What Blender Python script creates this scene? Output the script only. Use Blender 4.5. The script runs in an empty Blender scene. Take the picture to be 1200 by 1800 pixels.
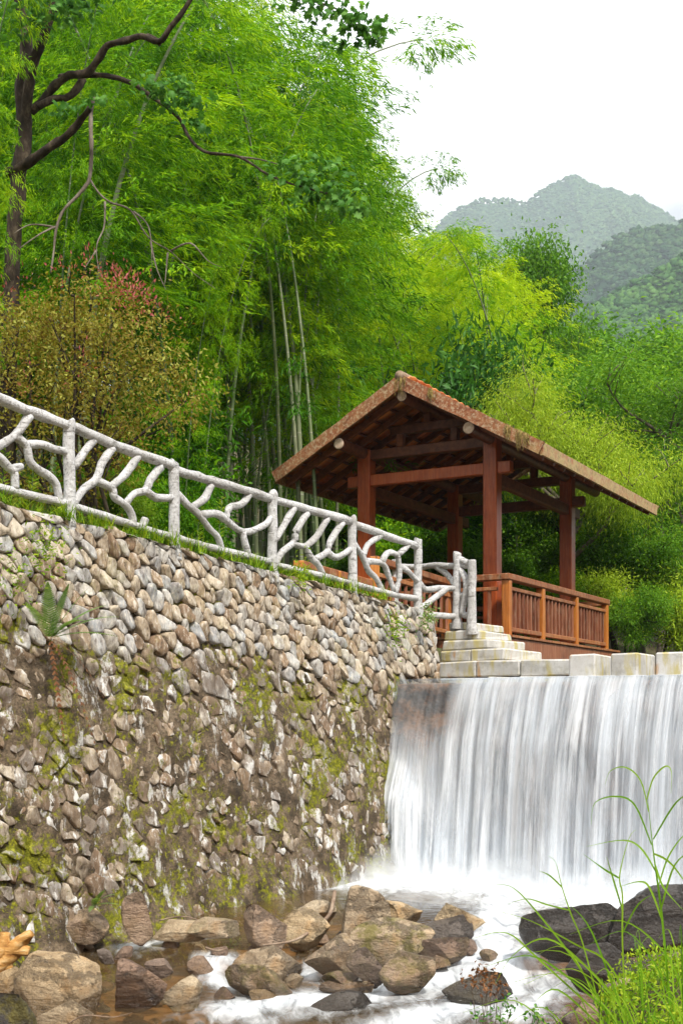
import bpy, bmesh, math, random
import numpy as np
from mathutils import Vector, Matrix

random.seed(7)
RNG = np.random.default_rng(7)
S = bpy.context.scene
COL = S.collection

# ------------------------------------------------------------------ camera
F, CX, HY, CZ = 2150.0, 600.0, 1250.0, 2.05      # focal length and principal row in photo pixels, eye height
cam_d = bpy.data.cameras.new('camera')
cam_d.sensor_fit = 'AUTO'; cam_d.sensor_width = 36.0
cam_d.lens = F / 1800.0 * 36.0
cam_d.shift_y = (HY - 900.0) / 1800.0
cam_d.clip_start = 0.1; cam_d.clip_end = 20000
cam = bpy.data.objects.new('camera', cam_d); COL.objects.link(cam)
cam.location = (0, 0, CZ); cam.rotation_euler = (math.radians(90), 0, 0)
S.camera = cam

# ------------------------------------------------------------------ sky, sun, exposure
SUN_EL, SUN_AZ = math.radians(52), math.radians(152)     # azimuth clockwise from +Y
world = bpy.data.worlds.new('World'); S.world = world; world.use_nodes = True
wn_ = world.node_tree; wn_.nodes.clear()
def wnode(t): return wn_.nodes.new(t)
sky = wnode('ShaderNodeTexSky'); sky.sky_type = 'NISHITA'; sky.sun_disc = False
sky.sun_elevation = SUN_EL; sky.sun_rotation = SUN_AZ
sc = wnode('ShaderNodeVectorMath'); sc.operation = 'SCALE'; sc.inputs['Scale'].default_value = 0.12
tcw = wnode('ShaderNodeTexCoord')
mpw = wnode('ShaderNodeMapping'); mpw.inputs['Scale'].default_value = (1.6, 1.6, 3.2)
nzw = wnode('ShaderNodeTexNoise'); nzw.inputs['Scale'].default_value = 2.3; nzw.inputs['Detail'].default_value = 7; nzw.inputs['Roughness'].default_value = .55
rmw = wnode('ShaderNodeValToRGB')
rmw.color_ramp.elements[0].position = .29; rmw.color_ramp.elements[0].color = (.44, .445, .45, 1)
rmw.color_ramp.elements[1].position = .42; rmw.color_ramp.elements[1].color = (1.02, 1.02, 1.02, 1)
mxw = wnode('ShaderNodeMix'); mxw.data_type = 'RGBA'; mxw.inputs[0].default_value = .93
bgw = wnode('ShaderNodeBackground'); bgw.inputs['Strength'].default_value = 0.98
ouw = wnode('ShaderNodeOutputWorld')
L_ = wn_.links.new
L_(tcw.outputs['Generated'], mpw.inputs['Vector']); L_(mpw.outputs[0], nzw.inputs['Vector'])
L_(nzw.outputs[0], rmw.inputs[0]); L_(sky.outputs[0], sc.inputs[0])
L_(sc.outputs[0], mxw.inputs[6]); L_(rmw.outputs[0], mxw.inputs[7]); L_(mxw.outputs[2], bgw.inputs[0]); L_(bgw.outputs[0], ouw.inputs[0])

sun_d = bpy.data.lights.new('sun', 'SUN'); sun_d.energy = 3.5; sun_d.angle = math.radians(6); sun_d.color = (1, .95, .86)
sun = bpy.data.objects.new('sun', sun_d); COL.objects.link(sun); sun.location = (0, 0, 60)
sdir = Vector((math.sin(SUN_AZ) * math.cos(SUN_EL), math.cos(SUN_AZ) * math.cos(SUN_EL), math.sin(SUN_EL)))
sun.rotation_euler = (-sdir).to_track_quat('-Z', 'Y').to_euler()
S.view_settings.view_transform = 'Standard'; S.view_settings.look = 'None'
S.view_settings.exposure = 1.0; S.view_settings.gamma = 1
cy = S.cycles
S.render.engine = 'CYCLES'
cy.use_denoising = True
cy.max_bounces = 7; cy.diffuse_bounces = 6; cy.glossy_bounces = 2; cy.transmission_bounces = 4
cy.transparent_max_bounces = 14; cy.volume_bounces = 0
cy.caustics_reflective = False; cy.caustics_refractive = False

# ------------------------------------------------------------------ helpers: geometry of the place
def at(px, py, Y):
    return Vector(((px - CX) * Y / F, Y, CZ + (HY - py) * Y / F))
def at_z(px, py, z):
    return at(px, py, (CZ - z) * F / (py - HY))
A0 = Vector((-2.595, 11.67, 0))                    # first fence post in view
WL = Vector((.583, .8125, 0)).normalized()         # along the wall, upstream
WN = Vector((WL.y, -WL.x, 0))                      # out of the wall, over the stream
TOPZ = lambda a: 3.868 - .0669 * min(max(a, -6), 10)
def fence_pt(px, py):
    Y = 10.968 / (.7175 - (px - CX) / F)
    return at(px, py, Y)
def to_as(x, y):
    dx, dy = x - A0.x, y - A0.y
    return dx * WL.x + dy * WL.y, -(dx * WN.x + dy * WN.y)

def sstep(a, b, x):
    t = np.clip((np.asarray(x, float) - a) / (b - a), 0, 1)
    return t * t * (3 - 2 * t)
def _hash(ix, iy, iz, seed):
    h = (ix * 374761393 + iy * 668265263 + iz * 1274126177 + seed * 974634777) & 0xffffffff
    h = ((h ^ (h >> 13)) * 1274126177) & 0xffffffff
    h = (h ^ (h >> 16)) & 0xffff
    return h / 65535.0
def vnoise(p, seed=0):
    p = np.asarray(p, float); i = np.floor(p).astype(np.int64); f = p - i; f = f * f * (3 - 2 * f)
    r = 0
    for dx in (0, 1):
        for dy in (0, 1):
            for dz in (0, 1):
                w = (f[..., 0] if dx else 1 - f[..., 0]) * (f[..., 1] if dy else 1 - f[..., 1]) * (f[..., 2] if dz else 1 - f[..., 2])
                r = r + w * _hash(i[..., 0] + dx, i[..., 1] + dy, i[..., 2] + dz, seed)
    return r * 2 - 1
def fbm(p, octv=4, seed=0, gain=.5):
    p = np.asarray(p, float); r = 0; a = 1.0; s = 0
    for o in range(octv):
        r = r + a * vnoise(p * (2 ** o) + 17.3 * o, seed + o); s += a; a *= gain
    return r / s

# ------------------------------------------------------------------ helpers: objects
def tag(o, label=None, cat=None, group=None, kind=None):
    if label: o['label'] = label
    if cat: o['category'] = cat
    if group: o['group'] = group
    if kind: o['kind'] = kind
    return o
def empty(name, loc=(0, 0, 0), rz=0):
    o = bpy.data.objects.new(name, None); COL.objects.link(o); o.empty_display_size = .2
    o.location = loc; o.rotation_euler = (0, 0, rz); return o
def link(name, me, mat=None, parent=None, world_coords=True):
    o = bpy.data.objects.new(name, me); COL.objects.link(o)
    if mat is not None and not me.materials: me.materials.append(mat)
    if parent is not None:
        o.parent = parent
        if world_coords:
            p = parent
            m = Matrix.Identity(4); chain = []
            while p is not None:
                chain.append(p); p = p.parent
            for q in reversed(chain): m = m @ q.matrix_basis
            o.matrix_basis = m.inverted()
    return o
def np_mesh(name, V, Fq, smooth=False, attrs=None):
    """V (n,3); Fq (m,k) indices of one polygon size"""
    V = np.asarray(V, np.float32); Fq = np.asarray(Fq, np.int32)
    me = bpy.data.meshes.new(name)
    me.vertices.add(len(V)); me.vertices.foreach_set('co', V.ravel())
    k = Fq.shape[1]
    me.loops.add(Fq.size); me.loops.foreach_set('vertex_index', Fq.ravel())
    me.polygons.add(len(Fq)); me.polygons.foreach_set('loop_start', np.arange(0, Fq.size, k, dtype=np.int32))
    if smooth: me.polygons.foreach_set('use_smooth', np.ones(len(Fq), bool))
    me.update(calc_edges=True)
    if attrs:
        for an, av in attrs.items():
            at_ = me.attributes.new(an, 'FLOAT', 'POINT'); at_.data.foreach_set('value', np.asarray(av, np.float32))
    return me
def py_mesh(name, V, Fs, smooth=False, attrs=None):
    me = bpy.data.meshes.new(name); me.from_pydata([tuple(v) for v in V], [], Fs)
    if smooth: me.polygons.foreach_set('use_smooth', np.ones(len(me.polygons), bool))
    if attrs:
        for an, av in attrs.items():
            at_ = me.attributes.new(an, 'FLOAT', 'POINT'); at_.data.foreach_set('value', np.full(len(me.vertices), av, np.float32) if np.isscalar(av) else np.asarray(av, np.float32))
    me.update(); return me
def grid_faces(nu, nv):
    i = np.arange(nu - 1)[:, None] * nv + np.arange(nv - 1)[None, :]
    return np.stack([i, i + nv, i + nv + 1, i + 1], -1).reshape(-1, 4)
class MB:
    """collects boxes, prisms and tubes into one mesh"""
    def __init__(s): s.V = []; s.F = []; s.sm = []
    def add(s, V, Fs, smooth=False):
        b = len(s.V); s.V += [tuple(v) for v in V]; s.F += [tuple(i + b for i in f) for f in Fs]; s.sm += [smooth] * len(Fs)
    def box(s, c, size, axes=None, bev=.008, jit=0):
        c = Vector(c); sx, sy, sz = [q / 2 for q in size]
        ax = axes or (Vector((1, 0, 0)), Vector((0, 1, 0)), Vector((0, 0, 1)))
        b = min(bev, sx * .4, sy * .4, sz * .4)
        V = []; idx = {}
        for ix in (-1, 1):
            for iy in (-1, 1):
                for iz in (-1, 1):
                    j = [random.uniform(-jit, jit) for _ in range(3)]
                    for k in range(3):
                        d = [ix * (sx - (b if k != 0 else 0)) + j[0], iy * (sy - (b if k != 1 else 0)) + j[1], iz * (sz - (b if k != 2 else 0)) + j[2]]
                        idx[(ix, iy, iz, k)] = len(V); V.append(c + ax[0] * d[0] + ax[1] * d[1] + ax[2] * d[2])
        Fs = []
        for k in range(3):
            o1, o2 = (k + 1) % 3, (k + 2) % 3
            for sg in (-1, 1):
                q = []
                for (p1, p2) in ((-1, -1), (1, -1), (1, 1), (-1, 1)):
                    t = [0, 0, 0]; t[k] = sg; t[o1] = p1; t[o2] = p2; q.append(idx[(*t, k)])
                Fs.append(q if sg > 0 else q[::-1])
        for k in range(3):                         # bevel strips along axis k
            o1, o2 = (k + 1) % 3, (k + 2) % 3
            for s1 in (-1, 1):
                for s2 in (-1, 1):
                    def vi(sk, kk):
                        t = [0, 0, 0]; t[k] = sk; t[o1] = s1; t[o2] = s2; return idx[(*t, kk)]
                    q = [vi(-1, o1), vi(1, o1), vi(1, o2), vi(-1, o2)]
                    Fs.append(q if s1 * s2 > 0 else q[::-1])
        for ix in (-1, 1):
            for iy in (-1, 1):
                for iz in (-1, 1):
                    q = [idx[(ix, iy, iz, k)] for k in range(3)]
                    Fs.append(q if ix * iy * iz > 0 else q[::-1])
        s.add(V, Fs)
    def beam(s, p, q, w, h, bev=.008, up=Vector((0, 0, 1))):
        p, q = Vector(p), Vector(q); d = (q - p); L = d.length; d.normalize()
        side = d.cross(up)
        if side.length < 1e-4: side = Vector((1, 0, 0))
        side.normalize(); u = side.cross(d).normalized()
        s.box((p + q) / 2, (L, w, h), (d, -side, u), bev)
    def tube(s, pts, rad, n=8, cap=True, noise=0, seed=0, steps=4, smooth=True):
        P = [Vector(p) for p in pts]; R = list(rad) if hasattr(rad, '__len__') else [rad] * len(P)
        if len(P) > 2 and steps > 1:
            Q = []; RR = []
            for i in range(len(P) - 1):
                p0, p1, p2, p3 = P[max(i - 1, 0)], P[i], P[i + 1], P[min(i + 2, len(P) - 1)]
                for k in range(steps):
                    t = k / steps
                    Q.append(.5 * ((2 * p1) + (p2 - p0) * t + (2 * p0 - 5 * p1 + 4 * p2 - p3) * t * t + (3 * p1 - p0 - 3 * p2 + p3) * t ** 3))
                    RR.append(R[i] * (1 - t) + R[i + 1] * t)
            Q.append(P[-1]); RR.append(R[-1]); P, R = Q, RR
        elif len(P) == 2 and steps > 1:
            k = steps * 2
            P, R = [P[0].lerp(P[1], i / k) for i in range(k + 1)], [R[0] + (R[1] - R[0]) * i / k for i in range(k + 1)]
        V = []; Fs = []; ref = Vector((.31, .22, .93)).normalized()
        ct = [(math.cos(2 * math.pi * k / n), math.sin(2 * math.pi * k / n)) for k in range(n)]
        if noise:
            Q = np.array([(p.x * 9 + c * 1.2 + seed, p.y * 9 + s_ * 1.2, p.z * 9) for p in P for (c, s_) in ct]); nz = 1 + noise * vnoise(Q, 5)
        for i, p in enumerate(P):
            d = (P[min(i + 1, len(P) - 1)] - P[max(i - 1, 0)])
            if d.length < 1e-9: d = Vector((0, 0, 1))
            d.normalize(); a = d.cross(ref)
            if a.length < .05: a = d.cross(Vector((1, 0, 0)))
            a.normalize(); b = d.cross(a)
            for k in range(n):
                r = R[i] * (nz[i * n + k] if noise else 1)
                V.append(p + a * (ct[k][0] * r) + b * (ct[k][1] * r))
        for i in range(len(P) - 1):
            for k in range(n):
                k2 = (k + 1) % n
                Fs.append((i * n + k, i * n + k2, (i + 1) * n + k2, (i + 1) * n + k))
        if cap:
            Fs.append(tuple(range(n - 1, -1, -1))); Fs.append(tuple((len(P) - 1) * n + k for k in range(n)))
        s.add(V, Fs, smooth)
    def mesh(s, name):
        me = bpy.data.meshes.new(name); me.from_pydata(s.V, [], s.F)
        me.polygons.foreach_set('use_smooth', np.array(s.sm, bool)); me.update(); return me
    def build(s, name, mat, parent=None, world_coords=True):
        return link(name, s.mesh(name), mat, parent, world_coords)

# ------------------------------------------------------------------ helpers: materials
class NT:
    def __init__(s, name):
        s.m = bpy.data.materials.new(name); s.m.use_nodes = True; s.t = s.m.node_tree; s.t.nodes.clear()
        s.out = s.n('ShaderNodeOutputMaterial')
    def n(s, t, **kw):
        nd = s.t.nodes.new(t)
        for k, v in kw.items(): setattr(nd, k, v)
        return nd
    def l(s, a, b): s.t.links.new(a, b)
    def put(s, sock, v):
        if isinstance(v, bpy.types.NodeSocket): s.l(v, sock)
        elif v is not None:
            if sock.type == 'RGBA' and len(v) == 3: v = (*v, 1)
            sock.default_value = v
    def pos(s): return s.n('ShaderNodeNewGeometry').outputs['Position']
    def obj(s): return s.n('ShaderNodeTexCoord').outputs['Object']
    def mapping(s, vec, scale=(1, 1, 1), rot=(0, 0, 0)):
        m = s.n('ShaderNodeMapping'); s.l(vec, m.inputs['Vector']); m.inputs['Scale'].default_value = scale; m.inputs['Rotation'].default_value = rot
        return m.outputs[0]
    def noise(s, vec, scale, detail=5, rough=.55, dist=0):
        n = s.n('ShaderNodeTexNoise'); s.l(vec, n.inputs['Vector']); n.inputs['Scale'].default_value = scale
        n.inputs['Detail'].default_value = detail; n.inputs['Roughness'].default_value = rough; n.inputs['Distortion'].default_value = dist
        return n.outputs[0]
    def ramp(s, fac, stops):
        r = s.n('ShaderNodeValToRGB'); s.l(fac, r.inputs[0]); e = r.color_ramp.elements
        while len(e) < len(stops): e.new(.5)
        for el, (p, c) in zip(e, stops):
            el.position = p; el.color = (*c, 1) if hasattr(c, '__len__') else (c, c, c, 1)
        return r.outputs[0]
    def mix(s, fac, a, b, blend='MIX'):
        m = s.n('ShaderNodeMix', data_type='RGBA', blend_type=blend); s.put(m.inputs[0], fac); s.put(m.inputs[6], a); s.put(m.inputs[7], b)
        return m.outputs[2]
    def math(s, op, a, b=0, clamp=False):
        m = s.n('ShaderNodeMath', operation=op, use_clamp=clamp); s.put(m.inputs[0], a); s.put(m.inputs[1], b); return m.outputs[0]
    def mapr(s, v, a, b, c=0, d=1):
        m = s.n('ShaderNodeMapRange'); s.l(v, m.inputs[0])
        for i, x in enumerate((a, b, c, d)): m.inputs[i + 1].default_value = x
        return m.outputs[0]
    def attr(s, name): return s.n('ShaderNodeAttribute', attribute_name=name).outputs['Fac']
    def orand(s): return s.n('ShaderNodeObjectInfo').outputs['Random']
    def sep(s, v):
        x = s.n('ShaderNodeSeparateXYZ'); s.l(v, x.inputs[0]); return x.outputs
    def bump(s, h, strength=.4, dist=.02):
        b = s.n('ShaderNodeBump'); b.inputs['Strength'].default_value = strength; b.inputs['Distance'].default_value = dist
        s.l(h, b.inputs['Height']); return b.outputs[0]
    def bsdf(s, color, rough=.7, spec=.3, normal=None, **kw):
        p = s.n('ShaderNodeBsdfPrincipled'); s.put(p.inputs['Base Color'], color); s.put(p.inputs['Roughness'], rough)
        s.put(p.inputs['Specular IOR Level'], spec)
        if normal is not None: s.l(normal, p.inputs['Normal'])
        for k, v in kw.items(): s.put(p.inputs[k], v)
        return p.outputs[0]
    def done(s, surf):
        s.l(surf, s.out.inputs['Surface']); return s.m

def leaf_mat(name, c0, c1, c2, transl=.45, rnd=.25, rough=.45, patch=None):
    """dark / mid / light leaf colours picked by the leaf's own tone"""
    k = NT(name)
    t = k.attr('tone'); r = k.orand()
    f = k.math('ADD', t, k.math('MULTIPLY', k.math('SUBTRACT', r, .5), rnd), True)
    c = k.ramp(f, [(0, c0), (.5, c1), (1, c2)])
    d = k.bsdf(c, rough, .12)
    tr = k.n('ShaderNodeBsdfTranslucent')
    k.put(tr.inputs[0], k.mix(1, c, (1.15, 1.1, .55), 'MULTIPLY'))
    mx = k.n('ShaderNodeMixShader'); mx.inputs[0].default_value = transl
    k.l(d, mx.inputs[1]); k.l(tr.outputs[0], mx.inputs[2])
    return k.done(mx.outputs[0])

# ------------------------------------------------------------------ materials of the setting
def m_ground():
    k = NT('soil_and_litter'); p = k.pos()
    n = k.noise(p, 3.0, 8); n2 = k.noise(p, 19, 6)
    c = k.ramp(n, [(.3, (.035, .028, .016)), (.5, (.07, .055, .03)), (.62, (.05, .075, .018)), (.75, (.09, .12, .025))])
    c = k.mix(k.mapr(n2, .4, .7), c, (.12, .095, .055))
    return k.done(k.bsdf(c, .9, .1, k.bump(n2, .6, .05)))
def m_bed():
    k = NT('streambed'); p = k.pos()
    v = k.n('ShaderNodeTexVoronoi'); v.inputs['Scale'].default_value = 7; k.l(p, v.inputs['Vector'])
    n = k.noise(p, 2.2, 6)
    c = k.ramp(v.outputs['Distance'], [(0, (.30, .20, .10)), (.5, (.2, .125, .06)), (.8, (.07, .045, .025))])
    c = k.mix(k.mapr(n, .35, .7), c, (.26, .15, .06))
    return k.done(k.bsdf(c, .6, .3, k.bump(v.outputs['Distance'], .8, .05)))
def stone_common(k, p, tone, mossy, base=None):
    """mottled river stone: warm tan to blue grey by tone, grain, lichen"""
    n1 = k.noise(p, 7, 7, .6); n2 = k.noise(k.mapping(p, (1, 1, .45), (.4, .3, 0)), 26, 6, .65); n3 = k.noise(p, 90, 4, .7)
    base = base or k.ramp(tone, [(0, (.25, .16, .095)), (.14, (.38, .27, .17)), (.30, (.47, .38, .27)), (.5, (.54, .46, .35)), (.64, (.42, .39, .35)), (.78, (.47, .465, .45)), (.88, (.36, .37, .38)), (1, (.60, .57, .52))])
    c = k.mix(k.mapr(n1, .38, .60, 0, .85), base, k.mix(.6, base, (.14, .09, .06)))
    c = k.mix(k.mapr(n2, .52, .64, 0, .75), c, (.62, .56, .48))
    c = k.mix(k.mapr(n2, .46, .34, 0, .85), c, (.085, .062, .045))
    c = k.mix(k.mapr(n3, .35, .65, .0, .35), c, (.2, .17, .13), 'MULTIPLY') if False else c
    h = k.math('ADD', k.math('MULTIPLY', n2, .6), k.math('MULTIPLY', n3, .35))
    return c, h, n1
def moss_mask(k, p, lo, hi):
    m1 = k.noise(p, 1.7, 5, .6); m2 = k.noise(p, 13, 6, .75)
    f = k.math('ADD', k.math('MULTIPLY', m1, .5), k.math('MULTIPLY', m2, .5))
    return k.mapr(f, lo, hi)
def m_wallstone():
    k = NT('wall_stone'); p = k.pos(); t = k.attr('tone')
    c, h, n1 = stone_common(k, p, t, True)
    low = k.attr('low')
    # grime and lime runs belong to the older lower courses
    g = k.noise(k.mapping(p, (1, 1, .35)), 4.5, 6, .65)
    c = k.mix(k.math('MULTIPLY', k.mapr(g, .38, .58), k.math('MULTIPLY', low, .8)), c, (.125, .085, .055))
    w = k.noise(k.mapping(p, (1, 1, .5)), 6.5, 6, .7)
    c = k.mix(k.math('MULTIPLY', k.mapr(w, .555, .61), k.math('MULTIPLY', low, .9)), c, (.64, .62, .59))
    mf = k.math('MULTIPLY', moss_mask(k, p, .525, .585), k.math('ADD', k.math('MULTIPLY', low, .8), .2))
    mc = k.ramp(k.noise(p, 30, 4, .7), [(.3, (.055, .065, .006)), (.5, (.17, .17, .012)), (.7, (.34, .33, .03))])
    c = k.mix(mf, c, mc)
    return k.done(k.bsdf(c, .72, .25, k.bump(k.math('ADD', h, k.math('MULTIPLY', mf, .3)), .75, .03)))
def m_mortar():
    k = NT('old_mortar'); p = k.pos()
    n1 = k.noise(p, 5, 8, .65); n2 = k.noise(p, 34, 6, .75); low = k.attr('low')
    c = k.ramp(n1, [(.3, (.042, .032, .022)), (.45, (.12, .086, .055)), (.56, (.24, .175, .115)), (.7, (.36, .28, .19))])
    c = k.mix(k.mapr(n2, .42, .62, 0, .75), c, (.05, .042, .03))
    w = k.noise(k.mapping(p, (1, 1, .4)), 5.2, 6, .7)
    c = k.mix(k.math('MULTIPLY', k.mapr(w, .56, .62), low), c, (.62, .60, .57))
    mf = moss_mask(k, p, .505, .57)
    mc = k.ramp(k.noise(p, 26, 4, .7), [(.3, (.05, .06, .006)), (.5, (.16, .165, .012)), (.7, (.36, .34, .03))])
    c = k.mix(mf, c, mc)
    h = k.math('ADD', k.math('MULTIPLY', n2, .8), k.math('MULTIPLY', k.noise(p, 110, 3, .7), .35))
    return k.done(k.bsdf(c, .85, .15, k.bump(h, .95, .045)))
def m_wetrock():
    k = NT('wet_dam_rock'); p = k.pos()
    n = k.noise(p, 4, 8, .65); n2 = k.noise(p, 22, 6, .7)
    c = k.ramp(n, [(.3, (.03, .025, .022)), (.46, (.11, .07, .045)), (.56, (.30, .14, .06)), (.7, (.22, .17, .14))])
    return k.done(k.bsdf(c, .3, .5, k.bump(n2, .8, .05)))
def m_fence():
    k = NT('painted_concrete_branch'); p = k.pos()
    n = k.noise(p, 6, 8, .7); n2 = k.noise(k.mapping(p, (1, 1, .6)), 38, 6, .75)
    c = k.ramp(n, [(.3, (.42, .41, .40)), (.5, (.56, .55, .55)), (.7, (.66, .655, .66))])
    c = k.mix(k.mapr(n2, .52, .64, 0, .8), c, (.13, .12, .11))
    bk = k.noise(k.mapping(p, (4, 4, 26)), 1.0, 4, .6)
    c = k.mix(k.mapr(bk, .60, .68, 0, .75), c, (.11, .10, .09))
    g = k.noise(p, 2.1, 5, .6)
    c = k.mix(k.mapr(g, .5, .68, 0, .6), c, (.24, .22, .19))
    return k.done(k.bsdf(c, .7, .2, k.bump(k.math('ADD', n2, k.math('MULTIPLY', bk, -.6)), .8, .03)))
def m_wood(name, c0, c1, c2, rough=.45, worn=.0, axis=(1, 12, 12)):
    k = NT(name); p = k.obj()
    g = k.noise(k.mapping(p, axis), 3.2, 7, .65, .4); n = k.noise(p, 2.7, 5); r = k.orand()
    f = k.math('ADD', g, k.math('MULTIPLY', k.math('SUBTRACT', r, .5), .22))
    c = k.ramp(f, [(.3, c0), (.5, c1), (.7, c2)])
    if worn: c = k.mix(k.mapr(k.noise(k.mapping(p, tuple(a * .6 + .4 for a in axis)), 5.5, 7, .75), .5, .64, 0, worn), c, (.40, .30, .20))
    c = k.mix(k.mapr(n, .5, .75, 0, .4), c, tuple(x * .45 for x in c0))
    return k.done(k.bsdf(c, rough, .35, k.bump(g, .3, .008)))
def m_bargeboard():
    k = NT('peeling_bargeboard'); p = k.obj(); w = k.pos()
    g = k.noise(k.mapping(p, (3, 3, 3)), 3, 8, .7, .6); n = k.noise(p, 17, 6, .75)
    c = k.ramp(g, [(.3, (.12, .04, .02)), (.5, (.26, .085, .035)), (.68, (.36, .16, .075))])
    c = k.mix(k.mapr(n, .49, .60, 0, .85), c, (.46, .35, .23))
    # the weathered far eave carries lichen
    ml = k.math('MULTIPLY', k.attr('weather'), k.mapr(k.noise(p, 5, 6, .7), .36, .56))
    c = k.mix(ml, c, (.36, .27, .115)); c = k.mix(k.math('MULTIPLY', ml, k.mapr(k.noise(p, 14, 5, .7), .5, .66)), c, (.09, .075, .022))
    return k.done(k.bsdf(c, .6, .25, k.bump(n, .4, .01)))
def m_tile():
    k = NT('clay_tile'); p = k.obj(); n = k.noise(p, 8, 6, .65); r = k.orand()
    c = k.ramp(k.math('ADD', k.math('MULTIPLY', r, .5), k.math('MULTIPLY', n, .5)), [(.25, (.40, .10, .028)), (.5, (.62, .20, .055)), (.75, (.70, .30, .10))])
    c = k.mix(k.mapr(k.noise(p, 25, 5, .7), .52, .7, 0, .6), c, (.45, .36, .29))
    return k.done(k.bsdf(c, .75, .2, k.bump(n, .3, .01)))
def m_granite():
    k = NT('cut_granite'); p = k.pos(); n = k.noise(p, 2.6, 6); n2 = k.noise(p, 85, 3, .8); n3 = k.noise(k.mapping(p, (1, 1, .22)), 6.5, 6, .6)
    c = k.ramp(n, [(.3, (.38, .365, .34)), (.6, (.55, .535, .51))])
    c = k.mix(k.mapr(n2, .45, .7, 0, .35), c, (.30, .28, .27))
    c = k.mix(k.mapr(k.noise(p, 5.5, 7, .7), .5, .66, 0, .6), c, (.20, .18, .14))
    c = k.mix(k.mapr(n3, .50, .62, 0, .8), c, (.40, .33, .10))
    c = k.mix(k.mapr(n3, .40, .32, 0, .75), c, (.40, .21, .07))
    return k.done(k.bsdf(c, .75, .2, k.bump(n2, .35, .012)))
def m_boulder():
    k = NT('boulder'); p = k.pos(); t = k.attr('tone'); o = k.obj()
    lay = k.noise(k.mapping(o, (1.6, 1.6, 7), (.35, .5, .2)), 2.2, 7, .65, .5)
    base = k.ramp(t, [(0, (.06, .06, .065)), (.2, (.17, .15, .135)), (.4, (.38, .22, .14)), (.6, (.52, .37, .22)), (.8, (.66, .43, .18)), (1, (.72, .60, .44))])
    hi = k.math('MULTIPLY', k.mapr(t, .15, .6), .26)
    c = k.mix(k.mapr(lay, .36, .60), k.mix(.5, base, (.10, .07, .05)), k.mix(hi, base, (.72, .66, .56)))
    n2 = k.noise(o, 24, 7, .7); n1 = k.noise(o, 3.3, 6, .6)
    c = k.mix(k.mapr(n2, .44, .34, 0, .6), c, (.05, .04, .03))
    n4 = k.noise(o, 75, 4, .7); c = k.mix(k.mapr(n4, .40, .62, .45, 0), c, k.mix(1, c, (.35, .33, .30), 'MULTIPLY'))
    cr = k.n('ShaderNodeTexVoronoi', feature='DISTANCE_TO_EDGE'); k.l(k.mapping(o, (1, 1, 1.8), (.5, .2, .4)), cr.inputs['Vector']); cr.inputs['Scale'].default_value = 1.3
    wob = k.math('ADD', cr.outputs['Distance'], k.math('MULTIPLY', k.math('SUBTRACT', n2, .5), .35))
    c = k.mix(k.mapr(wob, .02, -.02, 0, .6), c, (.035, .028, .022))
    c = k.mix(k.math('MULTIPLY', k.mapr(n1, .54, .68, 0, .6), k.mapr(t, .3, .6)), c, (.46, .24, .07))
    c = k.mix(k.mapr(n1, .42, .33, 0, .8), c, k.mix(.5, base, (.10, .085, .075)))
    mo = k.math('MULTIPLY', k.attr('moss'), k.mapr(k.noise(p, 6, 6, .7), .44, .58))
    c = k.mix(mo, c, (.16, .135, .02))
    z = k.sep(p)[2]; wet = k.math('SUBTRACT', 1, k.mapr(k.math('ADD', z, k.math('MULTIPLY', k.noise(p, 4, 4), .30)), -.08, .13), True)
    wet = k.math('MAXIMUM', wet, k.math('MAXIMUM', k.attr('wet'), k.mapr(k.noise(o, 2.1, 5, .6), .5, .62, 0, .32)))
    c = k.mix(wet, c, k.mix(1, c, (.46, .44, .42), "MULTIPLY"))
    rough = k.math('SUBTRACT', .72, k.math('MULTIPLY', wet, .55))
    h = k.math('ADD', k.math('MULTIPLY', lay, .7), k.math('MULTIPLY', n2, .6))
    return k.done(k.bsdf(c, rough, .55, k.bump(k.math('ADD', h, k.mapr(wob, 0, .06, 0, .35)), 1.0, .07)))
M = {}
M['ground'] = m_ground(); M['bed'] = m_bed(); M['stone'] = m_wallstone(); M['mortar'] = m_mortar(); M['wetrock'] = m_wetrock()
M['fence'] = m_fence(); M['granite'] = m_granite(); M['boulder'] = m_boulder(); M['tile'] = m_tile(); M['barge'] = m_bargeboard()
M['post'] = m_wood('red_stained_post', (.17, .028, .007), (.32, .058, .012), (.42, .095, .022), .35, .15, (9, 9, .7))
M['beam'] = m_wood('dark_stained_beam', (.07, .02, .009), (.13, .038, .015), (.20, .065, .026), .5, 0, (4, 4, 4))
M['rail'] = m_wood('orange_brown_rail', (.15, .045, .014), (.27, .09, .028), (.36, .15, .05), .5, .45, (4, 4, 2))
M['railpost'] = m_wood('orange_rail_post', (.26, .075, .012), (.42, .135, .022), (.50, .2, .04), .4, .12, (9, 9, .7))
M['baluster'] = m_wood('red_baluster', (.10, .028, .012), (.20, .06, .026), (.30, .12, .06), .55, .35, (9, 9, .7))
M['ridge'] = m_wood('weathered_ridge', (.10, .065, .04), (.20, .13, .085), (.30, .22, .15), .85, .3, (5, 5, 5))
M['log'] = m_wood('log_end', (.22, .13, .08), (.42, .29, .20), (.55, .42, .32), .7, 0, (6, 6, 6))

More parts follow.
